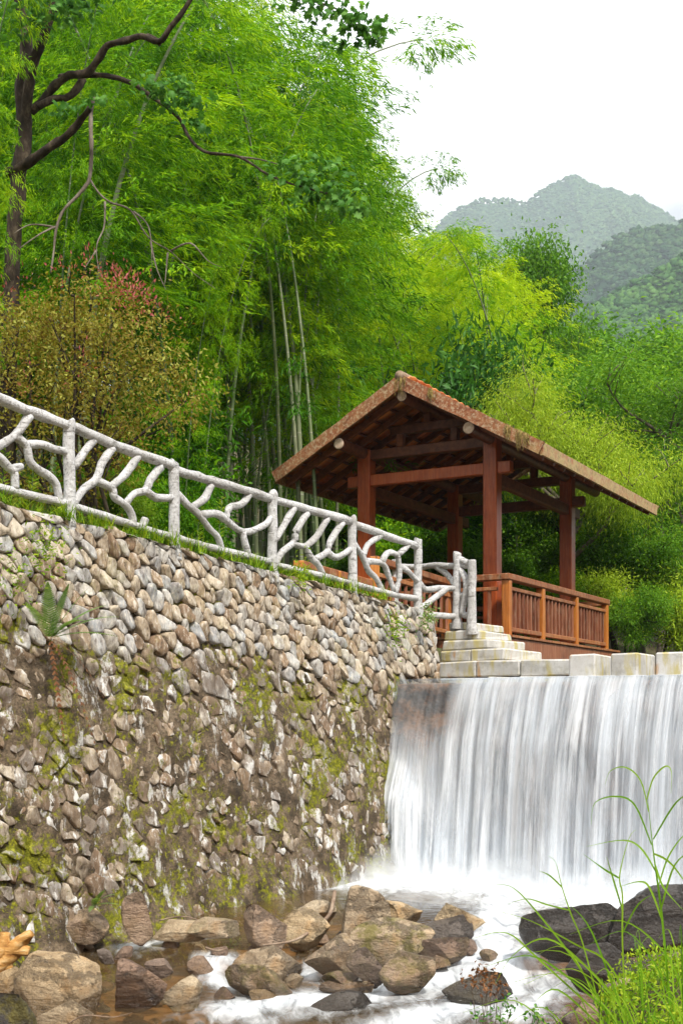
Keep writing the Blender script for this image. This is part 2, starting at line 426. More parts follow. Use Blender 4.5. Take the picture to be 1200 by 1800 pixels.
# ------------------------------------------------------------------ terrain
def g_base(a):
    """height of the bank top along the wall and on past the pavilion"""
    return np.where(a < 6.6, 3.868 - .0669 * np.clip(a, -6, 7) - .06, 3.12)
def ground_z(x, y):
    x = np.asarray(x, float); y = np.asarray(y, float)
    dx, dy = x - A0.x, y - A0.y
    a = dx * WL.x + dy * WL.y; s = -(dx * WN.x + dy * WN.y)
    r0 = 1.6 + 5.2 * sstep(2.5, 8, a)
    d = np.maximum(s - r0, 0)
    hill = np.where(d < 60, .42 * d + .0 * d, .42 * 60 + .15 * (d - 60))
    bank = g_base(a) + hill + .12 * fbm(np.stack([x * .5, y * .5, 0 * x], -1), 3, 3) * np.clip(s, 0, 1)
    bank = bank - .12 * (a > 6.6)
    up = sstep(6.75, 7.1, a)                                  # above the dam / below it
    bed_low = -.42 + .10 * fbm(np.stack([x * 1.3, y * 1.3, 0 * x], -1), 4, 9)
    bed_low = bed_low - .12 * sstep(11.5, 9.5, y)
    # right hand bank, where the grass grows
    rb = sstep(.75, 2.1, x - .10 * (y - 7.5) + .25 * fbm(np.stack([x * .7, y * .7, 0 * x + 4], -1), 2, 5))
    rb = rb * sstep(10.2, 8.2, y)
    bed_low = bed_low + rb * (.85 + .25 * np.maximum(x - 2, 0))
    far_r = np.maximum(-s - 11, 0) * .5
    low = bed_low + np.minimum(far_r, 20)
    upv = 2.2 + np.minimum(far_r, 20)
    valley = low * (1 - up) + upv * up
    k = sstep(.16, .50, s)
    return valley * (1 - k) + bank * k
def axis_pts(lo, hi, c, fine, span, grow=1.13):
    r = list(np.arange(c - span, c + span + 1e-6, fine))
    st = fine
    while r[-1] < hi: st *= grow; r.append(r[-1] + st)
    st = fine
    while r[0] > lo: st *= grow; r.insert(0, r[0] - st)
    return np.array(r)
gx = np.clip(axis_pts(-2600, 2600, 0, .16, 6.0), -2600, 2600); gy = np.clip(axis_pts(-500, 2400, 13, .16, 9), -500, 2400)
X, Y = np.meshgrid(gx, gy, indexing='ij'); Z = ground_z(X, Y)
V = np.stack([X, Y, Z], -1).reshape(-1, 3)
gme = np_mesh('ground', V, grid_faces(len(gx), len(gy))[:, ::1], True)
gme.materials.append(M['ground']); gme.materials.append(M['bed'])
cen = V[grid_faces(len(gx), len(gy))].mean(1)
gme.polygons.foreach_set('material_index', (((cen[:, 2] < .05) | ((cen[:, 2] > 2.1) & (cen[:, 2] < 2.3)))).astype(np.int32))
g = link('ground', gme); tag(g, kind='structure')

# ------------------------------------------------------------------ the retaining wall
def wall_pt(a, z, out=0.0):
    off = .035 + .115 * (TOPZ(a) - z) + out
    p = A0 + WL * a + WN * off
    return Vector((p.x, p.y, z))
AMIN, AMAX = -3.0, 6.60
ZB = lambda a: 2.80 - .055 * (a + 1.5)             # where the small-stone courses start
wall = empty('retaining_wall', wall_pt(2, -.3)[:])
tag(wall, 'tall mossy stone retaining wall, river cobbles above, mortared rubble below', 'wall')

def clip_poly(poly, px, py, nx, ny):
    """keep the side where (p - (px,py)).n < 0"""
    out = []
    m = len(poly)
    for i in range(m):
        a, b = poly[i], poly[(i + 1) % m]
        da = (a[0] - px) * nx + (a[1] - py) * ny; db = (b[0] - px) * nx + (b[1] - py) * ny
        if da <= 0: out.append(a)
        if da * db < 0:
            t = da / (da - db); out.append((a[0] + (b[0] - a[0]) * t, a[1] + (b[1] - a[1]) * t))
    return out
def voronoi(pts, r=1.2):
    pts = np.asarray(pts); cells = []
    for i, p in enumerate(pts):
        poly = [(p[0] - r, p[1] - r), (p[0] + r, p[1] - r), (p[0] + r, p[1] + r), (p[0] - r, p[1] + r)]
        d = ((pts - p) ** 2).sum(1); idx = np.argsort(d)[1:22]
        for j in idx:
            if d[j] > (2 * r) ** 2: break
            q = pts[j]; poly = clip_poly(poly, (p[0] + q[0]) / 2, (p[1] + q[1]) / 2, q[0] - p[0], q[1] - p[1])
            if len(poly) < 3: break
        cells.append(poly)
    return cells
def scatter(dist_fn, a0, a1, z0, z1, tries, inside, rng):
    """blue-noise points; distances measured with stones taller than wide and leaning"""
    P = []; D = []
    for _ in range(tries):
        a = rng.uniform(a0, a1); z = rng.uniform(z0, z1)
        if not inside(a, z): continue
        d = dist_fn(a, z)
        if P:
            q = np.array(P); dx = q[:, 0] - a; dz = (q[:, 1] - z)
            dx2 = dx + .30 * dz
            if np.any((dx2 / 1.0) ** 2 + (dz / 1.25) ** 2 < (np.minimum(np.array(D), d)) ** 2): continue
        P.append((a, z)); D.append(d)
    return np.array(P), np.array(D)
rw = np.random.default_rng(21)
def dfn(a, z):
    zb = ZB(a)
    if z > zb: return rw.choice([.085, .11, .135, .19]) * (1.0 if z > zb + .25 else 1.15)
    return rw.choice([.11, .17, .28, .44])
PTS, DS = scatter(dfn, AMIN - .2, AMAX + .2, -.45, 4.15, 16000, lambda a, z: z < TOPZ(a) + .02, rw)
# skew to isotropic space for the cells, so the stones come out tall and leaning
sk = PTS.copy(); sk[:, 0] = PTS[:, 0] + .30 * PTS[:, 1]; sk[:, 1] = PTS[:, 1] / 1.25
cells = voronoi(sk)
def unsk(q): z = q[1] * 1.25; return (q[0] - .30 * z, z)
stones = []
for i, c in enumerate(cells):
    if len(c) < 3: continue
    c = [unsk(q) for q in c]; ca, cz = PTS[i]
    low = 1.0 if cz < ZB(ca) + rw.uniform(-.12, .12) else 0.0
    top = TOPZ(ca)
    c = [(min(max(a, AMIN), AMAX - .02), min(z, TOPZ(a) - .005)) for a, z in c]
    # keep within 0.34 m of the centre
    c = [(ca + max(-.34, min(.34, a - ca)), cz + max(-.36, min(.36, z - cz))) for a, z in c]
    # rounded outline
    n = 14; angs = []
    m = len(c); per = [math.dist(c[j], c[(j + 1) % m]) for j in range(m)]; tot = sum(per)
    if tot < .15: continue
    ring = []
    for kx in range(n):
        d = tot * kx / n; j = 0
        while d > per[j] and j < m - 1: d -= per[j]; j += 1
        t = d / max(per[j], 1e-6); ring.append((c[j][0] + (c[(j + 1) % m][0] - c[j][0]) * t, c[j][1] + (c[(j + 1) % m][1] - c[j][1]) * t))
    ring = np.array(ring); cm = ring.mean(0)
    for _ in range(0 if low else 1): ring = .5 * ring + .25 * (np.roll(ring, 1, 0) + np.roll(ring, -1, 0))
    inset = rw.uniform(.82, 1.02) if low else rw.uniform(.95, 1.05)
    if low and rw.random() < .3: inset *= .7
    ring = cm + (ring - cm) * inset
    size = math.sqrt(abs(np.sum(ring[:, 0] * np.roll(ring[:, 1], -1) - ring[:, 1] * np.roll(ring[:, 0], -1))) / 2 + 1e-6)
    hh = (rw.uniform(.004, .03) if low else rw.uniform(.022, .048)) * min(1.3, size / .2)
    tilt = rw.normal(0, .09 if low else .2, 2); skew = rw.normal(0, .18, 2) * size
    V = []; prof = [(1.0, -.10), (1.0, -.01), (.95, .66 * hh), (.86, .96 * hh), (.42, 1.02 * hh)] if not low else [(1.04, -.10), (1.0, -.02), (.95, .75 * hh), (.86, .98 * hh), (.40, 1.0 * hh)]
    for (sc_, o) in prof:
        for q in ring:
            f = (q - cm) * sc_ + skew * (1 - sc_)
            oo = o + (f @ tilt if o > 0 else 0)
            V.append((cm[0] + f[0], cm[1] + f[1], oo))
    V.append((cm[0] + skew[0], cm[1] + skew[1], hh * (1.0 + rw.uniform(-.05, .1))))
    V = np.array(V)
    nz = vnoise(np.stack([V[:, 0] * 9, V[:, 1] * 9, V[:, 2] * 9 + i * 3.1], -1), 2); nz2 = vnoise(np.stack([V[:, 0] * 22, V[:, 1] * 22, V[:, 2] * 22 + i], -1), 4)
    V[:, 2] += (nz * .016 + nz2 * .010) * (1.7 if low else 1.0)
    V[:, 0] += nz2 * (.026 if low else .012); V[:, 1] += nz * (.026 if low else .012)
    Fs = []
    for r in range(len(prof) - 1):
        for q in range(n):
            q2 = (q + 1) % n; Fs.append((r * n + q, r * n + q2, (r + 1) * n + q2, (r + 1) * n + q))
    b = (len(prof) - 1) * n
    for q in range(n): Fs.append((b + q, b + (q + 1) % n, len(V) - 1))
    W = [wall_pt(a, z, o) for a, z, o in V]
    tone = rw.random()
    if low: tone = rw.choice([.03, .08, .14, .2, .28, .34, .42, .5, .62, .78, .97]) + rw.uniform(-.03, .03)
    c0 = wall_pt(cm[0], cm[1]); u = CX + c0.x / c0.y * F; v = HY - (c0.z - CZ) / c0.y * F
    vis = -30 < u < 780 and 860 < v < 1700
    if low and cm[0] > 5.2 and rw.random() < .35: tone = rw.uniform(.0, .1)
    stones.append((size / c0.y if vis else 0, W, Fs, float(np.clip(tone, 0, 1)), low))
stones.sort(key=lambda q: -q[0])
for (sz, W, Fs, tone, low) in stones[:300]:
    link('stone', py_mesh('stone', W, Fs, True, {'tone': tone, 'low': low}), M['stone'], wall)
if len(stones) > 300:
    V = []; FF = []; T = []; Lw = []
    for (sz, W, Fs, tone, low) in stones[300:]:
        b = len(V); V += W; FF += [tuple(i + b for i in f) for f in Fs]; T += [tone] * len(W); Lw += [low] * len(W)
    o = link('small_stones', py_mesh('small_stones', V, FF, True, {'tone': T, 'low': Lw}), M['stone'], wall); o['kind'] = 'stuff'
# mortar body: front face, coping of soil
na, nz_ = 330, 140
aa = np.linspace(AMIN, AMAX, na)
V = np.zeros((na, nz_ + 3, 3)); LOW = np.zeros((na, nz_ + 3))
for i, a in enumerate(aa):
    zt = TOPZ(a); zz = np.linspace(-.5, zt, nz_)
    lowf = 1 - sstep(ZB(a) - .12, ZB(a) + .15, zz + .15 * math.sin(a * 2.3))
    nn = fbm(np.stack([np.full(nz_, a * 4.0), zz * 4.0, np.zeros(nz_)], -1), 5, 31, .62)
    n2 = fbm(np.stack([np.full(nz_, a * 1.3), zz * 1.3, np.zeros(nz_)], -1), 2, 41)
    out = lowf * (.008 + .055 * nn + .02 * n2) + (1 - lowf) * (-.032 + .035 * nn)
    foot = .28 * np.exp(-((zz + .5) / .42) ** 2) * (1 + .6 * math.sin(a * 3.1) + .5 * math.sin(a * 7.7))
    for j in range(nz_):
        V[i, j] = wall_pt(a, zz[j], out[j] + foot[j])
    LOW[i, :nz_] = lowf
    for q, (o, dz) in enumerate(((-.2, .03), (-.45, .05), (-.9, -.25))):
        V[i, nz_ + q] = wall_pt(a, zt, o) + Vector((0, 0, dz))
me = np_mesh('mortar', V.reshape(-1, 3), grid_faces(na, nz_ + 3), True, {'low': LOW.ravel()})
link('mortar', me, M['mortar'], wall)
mb = MB()                                           # upstream end face
e0, e1 = wall_pt(AMAX, 2.2), wall_pt(AMAX, TOPZ(AMAX))
mb.box((wall_pt(AMAX - .16, 2.75, -.5)), (.3, .9, 1.2), (WL, WN, Vector((0, 0, 1))))
link('end_face', py_mesh('end_face', mb.V, mb.F, False, {'low': 0.0}), M['mortar'], wall)

# ------------------------------------------------------------------ branch-work fence
fence = empty('branch_fence', fence_pt(306, 965)[:])
tag(fence, 'white concrete fence moulded like knotted branches on top of the wall', 'fence')
def ftube(name, pts, r, noise=.12, parent=fence, n=10, off=0.0, dep=None):
    P = [fence_pt(*p) if dep is None else at(p[0], p[1], dep[min(i, len(dep) - 1)]) for i, p in enumerate(pts)]
    mb = MB(); mb.tube(P, r, n, True, noise, random.random() * 50, 4); return mb.build(name, M['fence'], parent)
def fpost(px, top, bot, dep=None, r=.056):
    p = fence_pt(px, bot) if dep is None else at(px, bot, dep); t = fence_pt(px, top) if dep is None else at(px, top, dep)
    p = p - Vector((0, 0, .10)); h = t - p
    P = [p, p + h * .08, p + h * .16, p + h * .4, p + h * .62, p + h * .82, p + h * .975, t]
    P = [q + Vector((random.uniform(-.006, .006), random.uniform(-.006, .006), 0)) for q in P]
    mb = MB(); mb.tube(P, [r * 1.45, r * 1.32, r * 1.12, r * 1.02, r, r * 1.0, r * 1.04, r * .92], 14, True, .07, random.random() * 50, 4)
    return mb.build('post', M['fence'], fence)
for px, tp, bt in ((-70, 660, 862), (122, 740, 918), (306, 813, 968), (479, 867, 1008), (619, 910, 1042), (734, 947, 1073)): fpost(px, tp, bt)
fpost(803, 971, 1094, 17.2); fpost(829, 984, 1103, 17.0, .06); fpost(694, 983, 1062, 18.3, .05)
RAILS = [[(-70, 672), (0, 702), (60, 726), (124, 749)], [(124, 748), (190, 778), (250, 800), (308, 820)], [(308, 826), (360, 842), (409, 856), (481, 878)], [(479, 878), (545, 896), (619, 918)], [(619, 921), (673, 940), (734, 961)]]
BOTS = [[(-70, 836), (0, 857), (60, 872), (122, 886)], [(122, 888), (180, 906), (236, 924), (306, 945)], [(306, 944), (350, 957), (394, 968), (479, 988)], [(479, 992), (530, 1004), (568, 1013), (619, 1026)], [(619, 1026), (655, 1036), (690, 1045), (734, 1053)]]
for r in RAILS: ftube('top_rail', r, [.050] * len(r), .26)
for r in BOTS: ftube('bottom_rail', r, [.039] * len(r), .26)
BR = [
 [(52, 731), (40, 750), (26, 766), (0, 783), (-24, 797)], [(26, 767), (47, 783), (54, 811), (70, 827), (85, 836), (99, 852), (106, 880)], [(47, 782), (74, 781), (96, 790), (118, 795)], [(-22, 790), (0, 806), (14, 822), (25, 833), (27, 860)], [(20, 828), (30, 823), (39, 820)],
 [(166, 772), (148, 795), (130, 822)], [(198, 788), (179, 816), (168, 844), (148, 860), (128, 888)], [(244, 800), (220, 833), (195, 857)], [(168, 844), (195, 858), (201, 874), (220, 887), (231, 904), (236, 926)], [(283, 820), (264, 844), (257, 862), (236, 868), (220, 887)], [(257, 863), (275, 875), (304, 875)], [(247, 930), (252, 922), (256, 912)],
 [(312, 868), (335, 892), (352, 907), (367, 928), (382, 943), (390, 966)], [(371, 853), (361, 875), (337, 892)], [(352, 905), (382, 904), (400, 916), (427, 934), (460, 926), (478, 908)], [(438, 870), (424, 886), (403, 893), (397, 914)], [(427, 935), (431, 958), (438, 979)],
 [(516, 893), (500, 922), (484, 950)], [(540, 902), (520, 934), (517, 953), (496, 970), (484, 994)], [(575, 911), (556, 943), (535, 960), (514, 955)], [(536, 959), (547, 982), (559, 994), (570, 1014)], [(602, 919), (580, 952), (575, 970), (553, 983)], [(577, 971), (592, 979), (619, 964)],
 [(622, 956), (639, 982), (647, 1002), (662, 1019), (671, 1039)], [(670, 941), (647, 957), (639, 976)], [(642, 987), (670, 989), (681, 1008), (691, 1038)], [(670, 989), (681, 972), (696, 975), (701, 994), (701, 1019), (695, 1042)], [(717, 958), (701, 974)], [(704, 997), (718, 1005), (734, 1024)],
]
for b in BR:
    m = len(b); ftube('branch', b, [.040 * (1.08 - .2 * abs(i / (m - 1) - .1)) for i in range(m)], .26)
for b, dep in (([(704, 996), (735, 997), (764, 994), (803, 995), (826, 994)], [18.2, 17.9, 17.6, 17.25, 17.1]), ([(764, 994), (786, 1011), (800, 1030)], [17.6, 17.4, 17.2]), ([(736, 1024), (747, 1036), (770, 1034), (803, 1035)], [16.8, 16.9, 17.1, 17.2]), ([(736, 1072), (764, 1050), (785, 1035)], [16.8, 17, 17.15]), ([(738, 1080), (770, 1082), (803, 1084)], [16.8, 17, 17.2]),
               ([(806, 982), (820, 989), (832, 996)], [17.2, 17.1, 17]), ([(806, 1000), (817, 1016), (818, 1042), (808, 1050)], [17.2, 17.1, 17.1, 17.2]), ([(832, 1003), (821, 1033), (815, 1056), (811, 1082)], [17, 17.05, 17.1, 17.15]), ([(806, 1078), (820, 1082), (830, 1080)], [17.2, 17.1, 17])):
    ftube('branch', b, [.044] * len(b), .16, dep=dep)

# ------------------------------------------------------------------ pavilion
PR = math.atan2(-.488, .873)
DECKZ = 3.25
pav = empty('pavilion', (.4786, 21.0, DECKZ), PR)
tag(pav, 'open wooden pavilion with gabled clay tile roof beside the waterfall', 'pavilion')
def pbox(name, c, s, mat, bev=.012, parent=pav):
    mb = MB(); mb.box(c, s, None, bev); return mb.build(name, mat, parent, False)
def pbeam(name, p, q, w, h, mat, bev=.012, parent=pav):
    mb = MB(); mb.beam(p, q, w, h, bev); return mb.build(name, mat, parent, False)
XL, XR, YF, YB = -.12, 2.21, .12, 3.87
for x in (XL, XR):
    for y in (YF, YB):
        zt = 3.30
        pbox('post', (x, y, zt / 2), (.24, .24, zt), M['post'], .014)
CXR, HWID, Y0, Y1, ZR, ZE = 1.045, 2.345, -.918, 5.71, 4.185, 2.889
SLOPE = (ZR - ZE) / HWID
def roof_z(x, drop=0): return ZR - abs(x - CXR) * SLOPE - drop
# tie beams across the gables and along the sides, ends running through the posts
for y in (YF, YB):
    pbeam('tie_beam', (XL - .34, y, 2.77), (XR + .34, y, 2.77), .15, .19, M['beam'] if y == YB else M['post'])
    pbeam('upper_beam', (XL - .02, y, 3.205), (XR + .02, y, 3.205), .16, .17, M['beam'])
    for x in (CXR - .5, CXR + .5): pbox('strut', (x, y, 3.40), (.13, .13, .22), M['beam'])
    pbeam('collar_beam', (CXR - .68, y, 3.585), (CXR + .68, y, 3.585), .13, .15, M['beam'])
    pbox('king_post', (CXR, y, 3.75), (.12, .12, .18), M['beam'])
for x in (XL, XR):
    pbeam('side_beam', (x, YF - .05, 2.62), (x, YB + .55, 2.62), .14, .19, M['beam'])
# log purlins with sawn ends
def log(x, z, r):
    mb = MB(); mb.tube([(x, Y0 + .06, z), (x, Y1 - .08, z)], r, 18, False, .03, x, 3); lo = mb.build('purlin', M['beam'], pav, False)
    for y, s in ((Y0 + .06, -1), (Y1 - .08, 1)):
        mb = MB(); ring = [(x + r * .99 * math.cos(t), y + s * .004, z + r * .99 * math.sin(t)) for t in [2 * math.pi * k / 18 for k in range(18)]]
        ring2 = [(x + r * .8 * math.cos(t), y + s * .014, z + r * .8 * math.sin(t)) for t in [2 * math.pi * k / 18 for k in range(18)]]
        V = ring + ring2; Fs = [(k, (k + 1) % 18, 18 + (k + 1) % 18, 18 + k) for k in range(18)] + [tuple(range(18, 36))]
        if s > 0: Fs = [f[::-1] for f in Fs]
        mb.add(V, Fs); mb.build('sawn_end', M['log'], lo, False)
for x in (-.12, 2.21): log(x, roof_z(x) - .30, .095)
log(CXR, ZR - .30, .085)
for x in (CXR - 1.75 * 1.22, CXR + 1.75 * 1.22): pass
# rafters up each slope, battens along
for sgn in (-1, 1):
    n = 13
    for i in range(n):
        y = Y0 + .30 + (Y1 - Y0 - .6) * i / (n - 1)
        pbeam('rafter', (CXR + sgn * .03, y, ZR - .185), (CXR + sgn * (HWID - .03), y, ZE - .185), .075, .10, M['beam'], .006)
    for j in range(8):
        d = .14 + (HWID - .25) * j / 7
        x = CXR + sgn * d
        pbeam('batten', (x, Y0 + .04, roof_z(x) - .118), (x, Y1 - .04, roof_z(x) - .118), .065, .03, M['beam'], .004)
# clay tiles: 8 rows, laid from eave to ridge
sl = math.atan(SLOPE); rowl = .355; tw = .27
def tile_mesh():
    V = []; Fs = []; n = 5
    for e in (0, 1):
        for k in range(n):
            t = k / (n - 1); yy = (t - .5) * (tw + .012); zz = .026 * math.sin(t * math.pi) - .016 * math.sin(t * math.pi * 2) + .012
            V.append((e * (rowl + .05), yy, zz)); V.append((e * (rowl + .05), yy, zz - .016))
    for k in range(n - 1):
        a, b = 2 * k, 2 * n + 2 * k
        Fs += [(a, b, b + 2, a + 2), (a + 1, a + 3, b + 3, b + 1), (a, a + 2, a + 3, a + 1), (b, b + 1, b + 3, b + 2)]
    Fs += [(0, 1, 2 * n + 1, 2 * n), (2 * n - 2, 4 * n - 2, 4 * n - 1, 2 * n - 1)]
    return V, Fs
TV, TF = tile_mesh(); tme = py_mesh('tile', TV, TF, True); tme.materials.append(M['tile'])
ncol = int((Y1 - Y0 - .06) / tw)
restV = []; restF = []
for sgn in (-1, 1):
    for j in range(8):
        for i in range(ncol):
            d0 = HWID + .03 - j * rowl * math.cos(sl)
            x = CXR + sgn * d0; y = Y0 + .06 + tw * (i + .5)
            z = ZR - d0 * SLOPE - .092 + random.uniform(-.004, .004)
            up = Vector((-sgn * math.cos(sl), 0, math.sin(sl))); nrm = Vector((sgn * math.sin(sl), 0, math.cos(sl)))
            up2 = (up - nrm * .045 + Vector((0, random.uniform(-.012, .012), 0))).normalized(); side = Vector((0, 1, 0)) * (-sgn)
            nr2 = up2.cross(side).normalized()
            if nr2.z < 0: nr2 = -nr2
            side = nr2.cross(up2)
            mt = Matrix(((up2.x, side.x, nr2.x, x), (up2.y, side.y, nr2.y, y), (up2.z, side.z, nr2.z, z + .018), (0, 0, 0, 1)))
            if sgn < 0:
                o = bpy.data.objects.new('tile', tme); COL.objects.link(o); o.parent = pav; o.matrix_basis = mt
            else:
                b = len(restV); restV += [mt @ Vector(v) for v in TV]; restF += [tuple(k + b for k in f) for f in TF]
o = link('tile_field', py_mesh('tile_field', restV, restF, True), M['tile'], pav, False); o['kind'] = 'stuff'
mb = MB(); mb.tube([(CXR, Y0 - .03, ZR + .01), (CXR, (Y0 + Y1) / 2, ZR + .005), (CXR, Y1 + .03, ZR + .01)], .085, 12, True, .08, 3, 14); mb.build('ridge_cap', M['ridge'], pav, False)
# bargeboards on both gables, fascias on both eaves: subdivided so that they can sag and carry wear
def board(name, p, q, h, th, weather, sag=0):
    p, q = Vector(p), Vector(q); d = q - p; L = d.length; dn = d.normalized()
    side = dn.cross(Vector((0, 0, 1))).normalized(); up = side.cross(dn)
    n = 16; V = []; W = []
    for i in range(n + 1):
        t = i / n; c = p + d * t
        rough = .010 * float(vnoise(np.array([[t * 14, h * 9, p.x]]), 3)[0])
        for (a, b) in ((-1, -1), (1, -1), (1, 1), (-1, 1)):
            V.append(c + side * a * th / 2 + up * (b * h / 2 + (rough if b > 0 else -rough * .6))); W.append(weather(t))
    Fs = [tuple(range(4))[::-1], tuple(n * 4 + k for k in range(4))]
    for i in range(n):
        for k in range(4):
            k2 = (k + 1) % 4; Fs.append((i * 4 + k, i * 4 + k2, i * 4 + 4 + k2, i * 4 + 4 + k))
    return link(name, py_mesh(name, V, Fs, False, {'weather': W}), M['barge'], pav, False)
for y, w in ((Y0 - .0, 0), (Y1, .3)):
    for sgn in (-1, 1):
        board('bargeboard', (CXR + sgn * .0, y + sgn * .003, ZR - .085), (CXR + sgn * (HWID + .04), y + sgn * .003, ZE - .105), .20, .05, lambda t, w=w, s=sgn: w + (.55 * max(0, t - .55) / .45 if s > 0 else .15))
for sgn in (-1, 1):
    board('fascia', (CXR + sgn * (HWID + .03), Y0 + .03, ZE - .105), (CXR + sgn * (HWID + .03), Y1 - .03, ZE - .105), .19, .045, lambda t, s=sgn: .9 if s > 0 else .4)
# deck
deckX0, deckX1, deckY0, deckY1 = -.75, 2.80, -.50, 5.35
nb = 22
for i in range(nb):
    y = deckY0 + (deckY1 - deckY0) * (i + .5) / nb
    pbox('deck_board', ((deckX0 + deckX1) / 2, y, -.02), (deckX1 - deckX0, (deckY1 - deckY0) / nb - .012, .04), M['rail'], .004)
pbox('deck_skirt', (deckX1 - .06, (deckY0 + deckY1) / 2, -.20), (.06, deckY1 - deckY0 - .08, .31), M['baluster'])
pbox('deck_skirt', ((deckX0 + deckX1) / 2, deckY0 + .06, -.20), (deckX1 - deckX0 - .24, .06, .31), M['baluster'])
for x in (0, 1.3, 2.55):
    for y in (0, 2.4, 5.1): pbox('deck_pier', (x, y, -.30), (.2, .2, .5), M['beam'])
# balustrade right and front
RX, RY = 2.65, -.35
def balustrade(p0, p1, posts, zt, parent, nbal, h=.98, skip_first=False):
    p0, p1 = Vector(p0), Vector(p1); d = p1 - p0
    pbeam('handrail', p0 - d.normalized() * .10 + Vector((0, 0, zt - .05)), p1 + d.normalized() * .10 + Vector((0, 0, zt - .05)), .16, .10, M['rail'], .012, parent)
    prev = None
    for i, t in enumerate(posts):
        c = p0 + d * t
        if not (i == 0 and skip_first): pbox('rail_post', c + Vector((0, 0, (zt - .10) / 2 + (zt - h) / 2)), (.125, .125, h - .10), M['railpost'], .008, parent)
        if prev is not None:
            a, b = p0 + d * prev + d.normalized() * .063, c - d.normalized() * .063
            pbeam('mid_rail', a + Vector((0, 0, zt - .23)), b + Vector((0, 0, zt - .23)), .09, .06, M['rail'], .008, parent)
            pbeam('bottom_rail', a + Vector((0, 0, zt - h + .10)), b + Vector((0, 0, zt - h + .10)), .09, .07, M['rail'], .008, parent)
            nn = max(2, round((b - a).length / nbal))
            for k in range(nn):
                q = a.lerp(b, (k + .5) / nn)
                zl, zh = zt - h + .135, zt - .26
                pbox('baluster', q + Vector((0, 0, (zl + zh) / 2)), (.05, .05, zh - zl), M['baluster'], .004, parent)
        prev = t
balustrade((RX, RY, 0), (RX, RY + 5.15, 0), (0, .30, .645, 1), .98, pav, .175)
balustrade((RX - .1, RY, 0), (RX - 2.0, RY, 0), (0, .5, 1), .98, pav, .24, .98, True)
balustrade((-.55, 1.0, 0), (-.55, 5.0, 0), (0, .33, .66, 1), .98, pav, .22)
balustrade((-.4, 5.15, 0), (RX - .12, 5.15, 0), (0, .5), .98, pav, .22)

# approach railing between the fence and the pavilion
ar = empty('approach_railing', at(658, 1050, 17.6)[:])
tag(ar, 'weathered orange wooden railing behind the fence, leading to the pavilion', 'railing')
def wrail(p, q, h, nbal, posts):
    p, q = Vector(p), Vector(q); d = q - p
    up = Vector((0, 0, 1))
    def bm(name, a, b, w, hh, mat):
        mb = MB(); mb.beam(a, b, w, hh, .01); mb.build(name, mat, ar)
    bm('handrail', p - up * .05, q - up * .05, .14, .10, M['rail'])
    bm('mid_rail', p - up * .26, q - up * .26, .08, .07, M['rail'])
    bm('bottom_rail', p - up * (h - .14), q - up * (h - .14), .08, .07, M['rail'])
    n = int(d.length / nbal)
    for k in range(1, n):
        c = p + d * (k / n); mb = MB(); mb.box(c - up * (.30 + (h - .48) / 2), (.05, .05, h - .48), None, .004); mb.build('baluster', M['baluster'], ar)
    for t in posts:
        c = p + d * t; mb = MB(); mb.box(c - up * (h / 2 + .06), (.14, .14, h + .10), None, .01); mb.build('rail_post', M['railpost'], ar)
wrail(at(655, 977, 17.7), at(794, 1021, 20.0), 1.0, .2, (.02, .5))
wrail(at(525, 985, 16.2), at(650, 1020, 17.7), .9, .2, (.0, .5))

# ------------------------------------------------------------------ granite steps and stepping blocks
DN = WN.copy()                                     # along the dam, out across the stream
C0 = Vector((.62, 16.15, 0)); LIPZ = 2.44
steps = empty('granite_steps', (1.3, 17.0, 2.3))
tag(steps, 'pale granite block steps between the cobble wall and the pavilion deck', 'steps')
S0 = Vector((1.28, 17.02, 0))
courses = [(2.30, 2.51, 2.12, 0.0, 3), (2.51, 2.735, 2.05, .06, 3), (2.735, 2.90, 1.02, .16, 2), (2.90, 3.045, .74, .22, 1), (3.045, 3.18, .50, .28, 1), (3.18, 3.30, .34, .40, 1)]
for (z0, z1, L, back, nblk) in courses:
    cuts = [0.0] + sorted((i + random.uniform(-.2, .2)) / nblk for i in range(1, nblk)) + [1.0]
    for i in range(nblk):
        a, b = cuts[i] * L, cuts[i + 1] * L
        dep = 1.2 - back * .4
        c = S0 + DN * ((a + b) / 2) + WL * (back + dep / 2)
        mb = MB(); mb.box((c.x, c.y, (z0 + z1) / 2), (b - a - .008, dep, z1 - z0 - .006), (DN, WL, Vector((0, 0, 1))), .02, .010)
        mb.build('block', M['granite'], steps)
for i in range(5):
    s = 2.62 + i * .545
    c = C0 + DN * s + WL * (.55 + random.uniform(-.02, .02))
    if i == 0: pass
    mb = MB(); mb.box((c.x, c.y, 2.49), (.33 + random.uniform(-.01, .02), .75, .50 + random.uniform(-.01, .01)), (Vector((.873, -.488, 0)), Vector((.488, .873, 0)), Vector((0, 0, 1))), .018, .006)
    o = mb.build('stepping_block', M['granite'])
    tag(o, ('first', 'second', 'third', 'fourth', 'fifth', 'sixth', 'seventh', 'eighth')[i] + ' pale granite stepping block along the weir counted from the steps', 'block', 'stepping blocks along the weir')

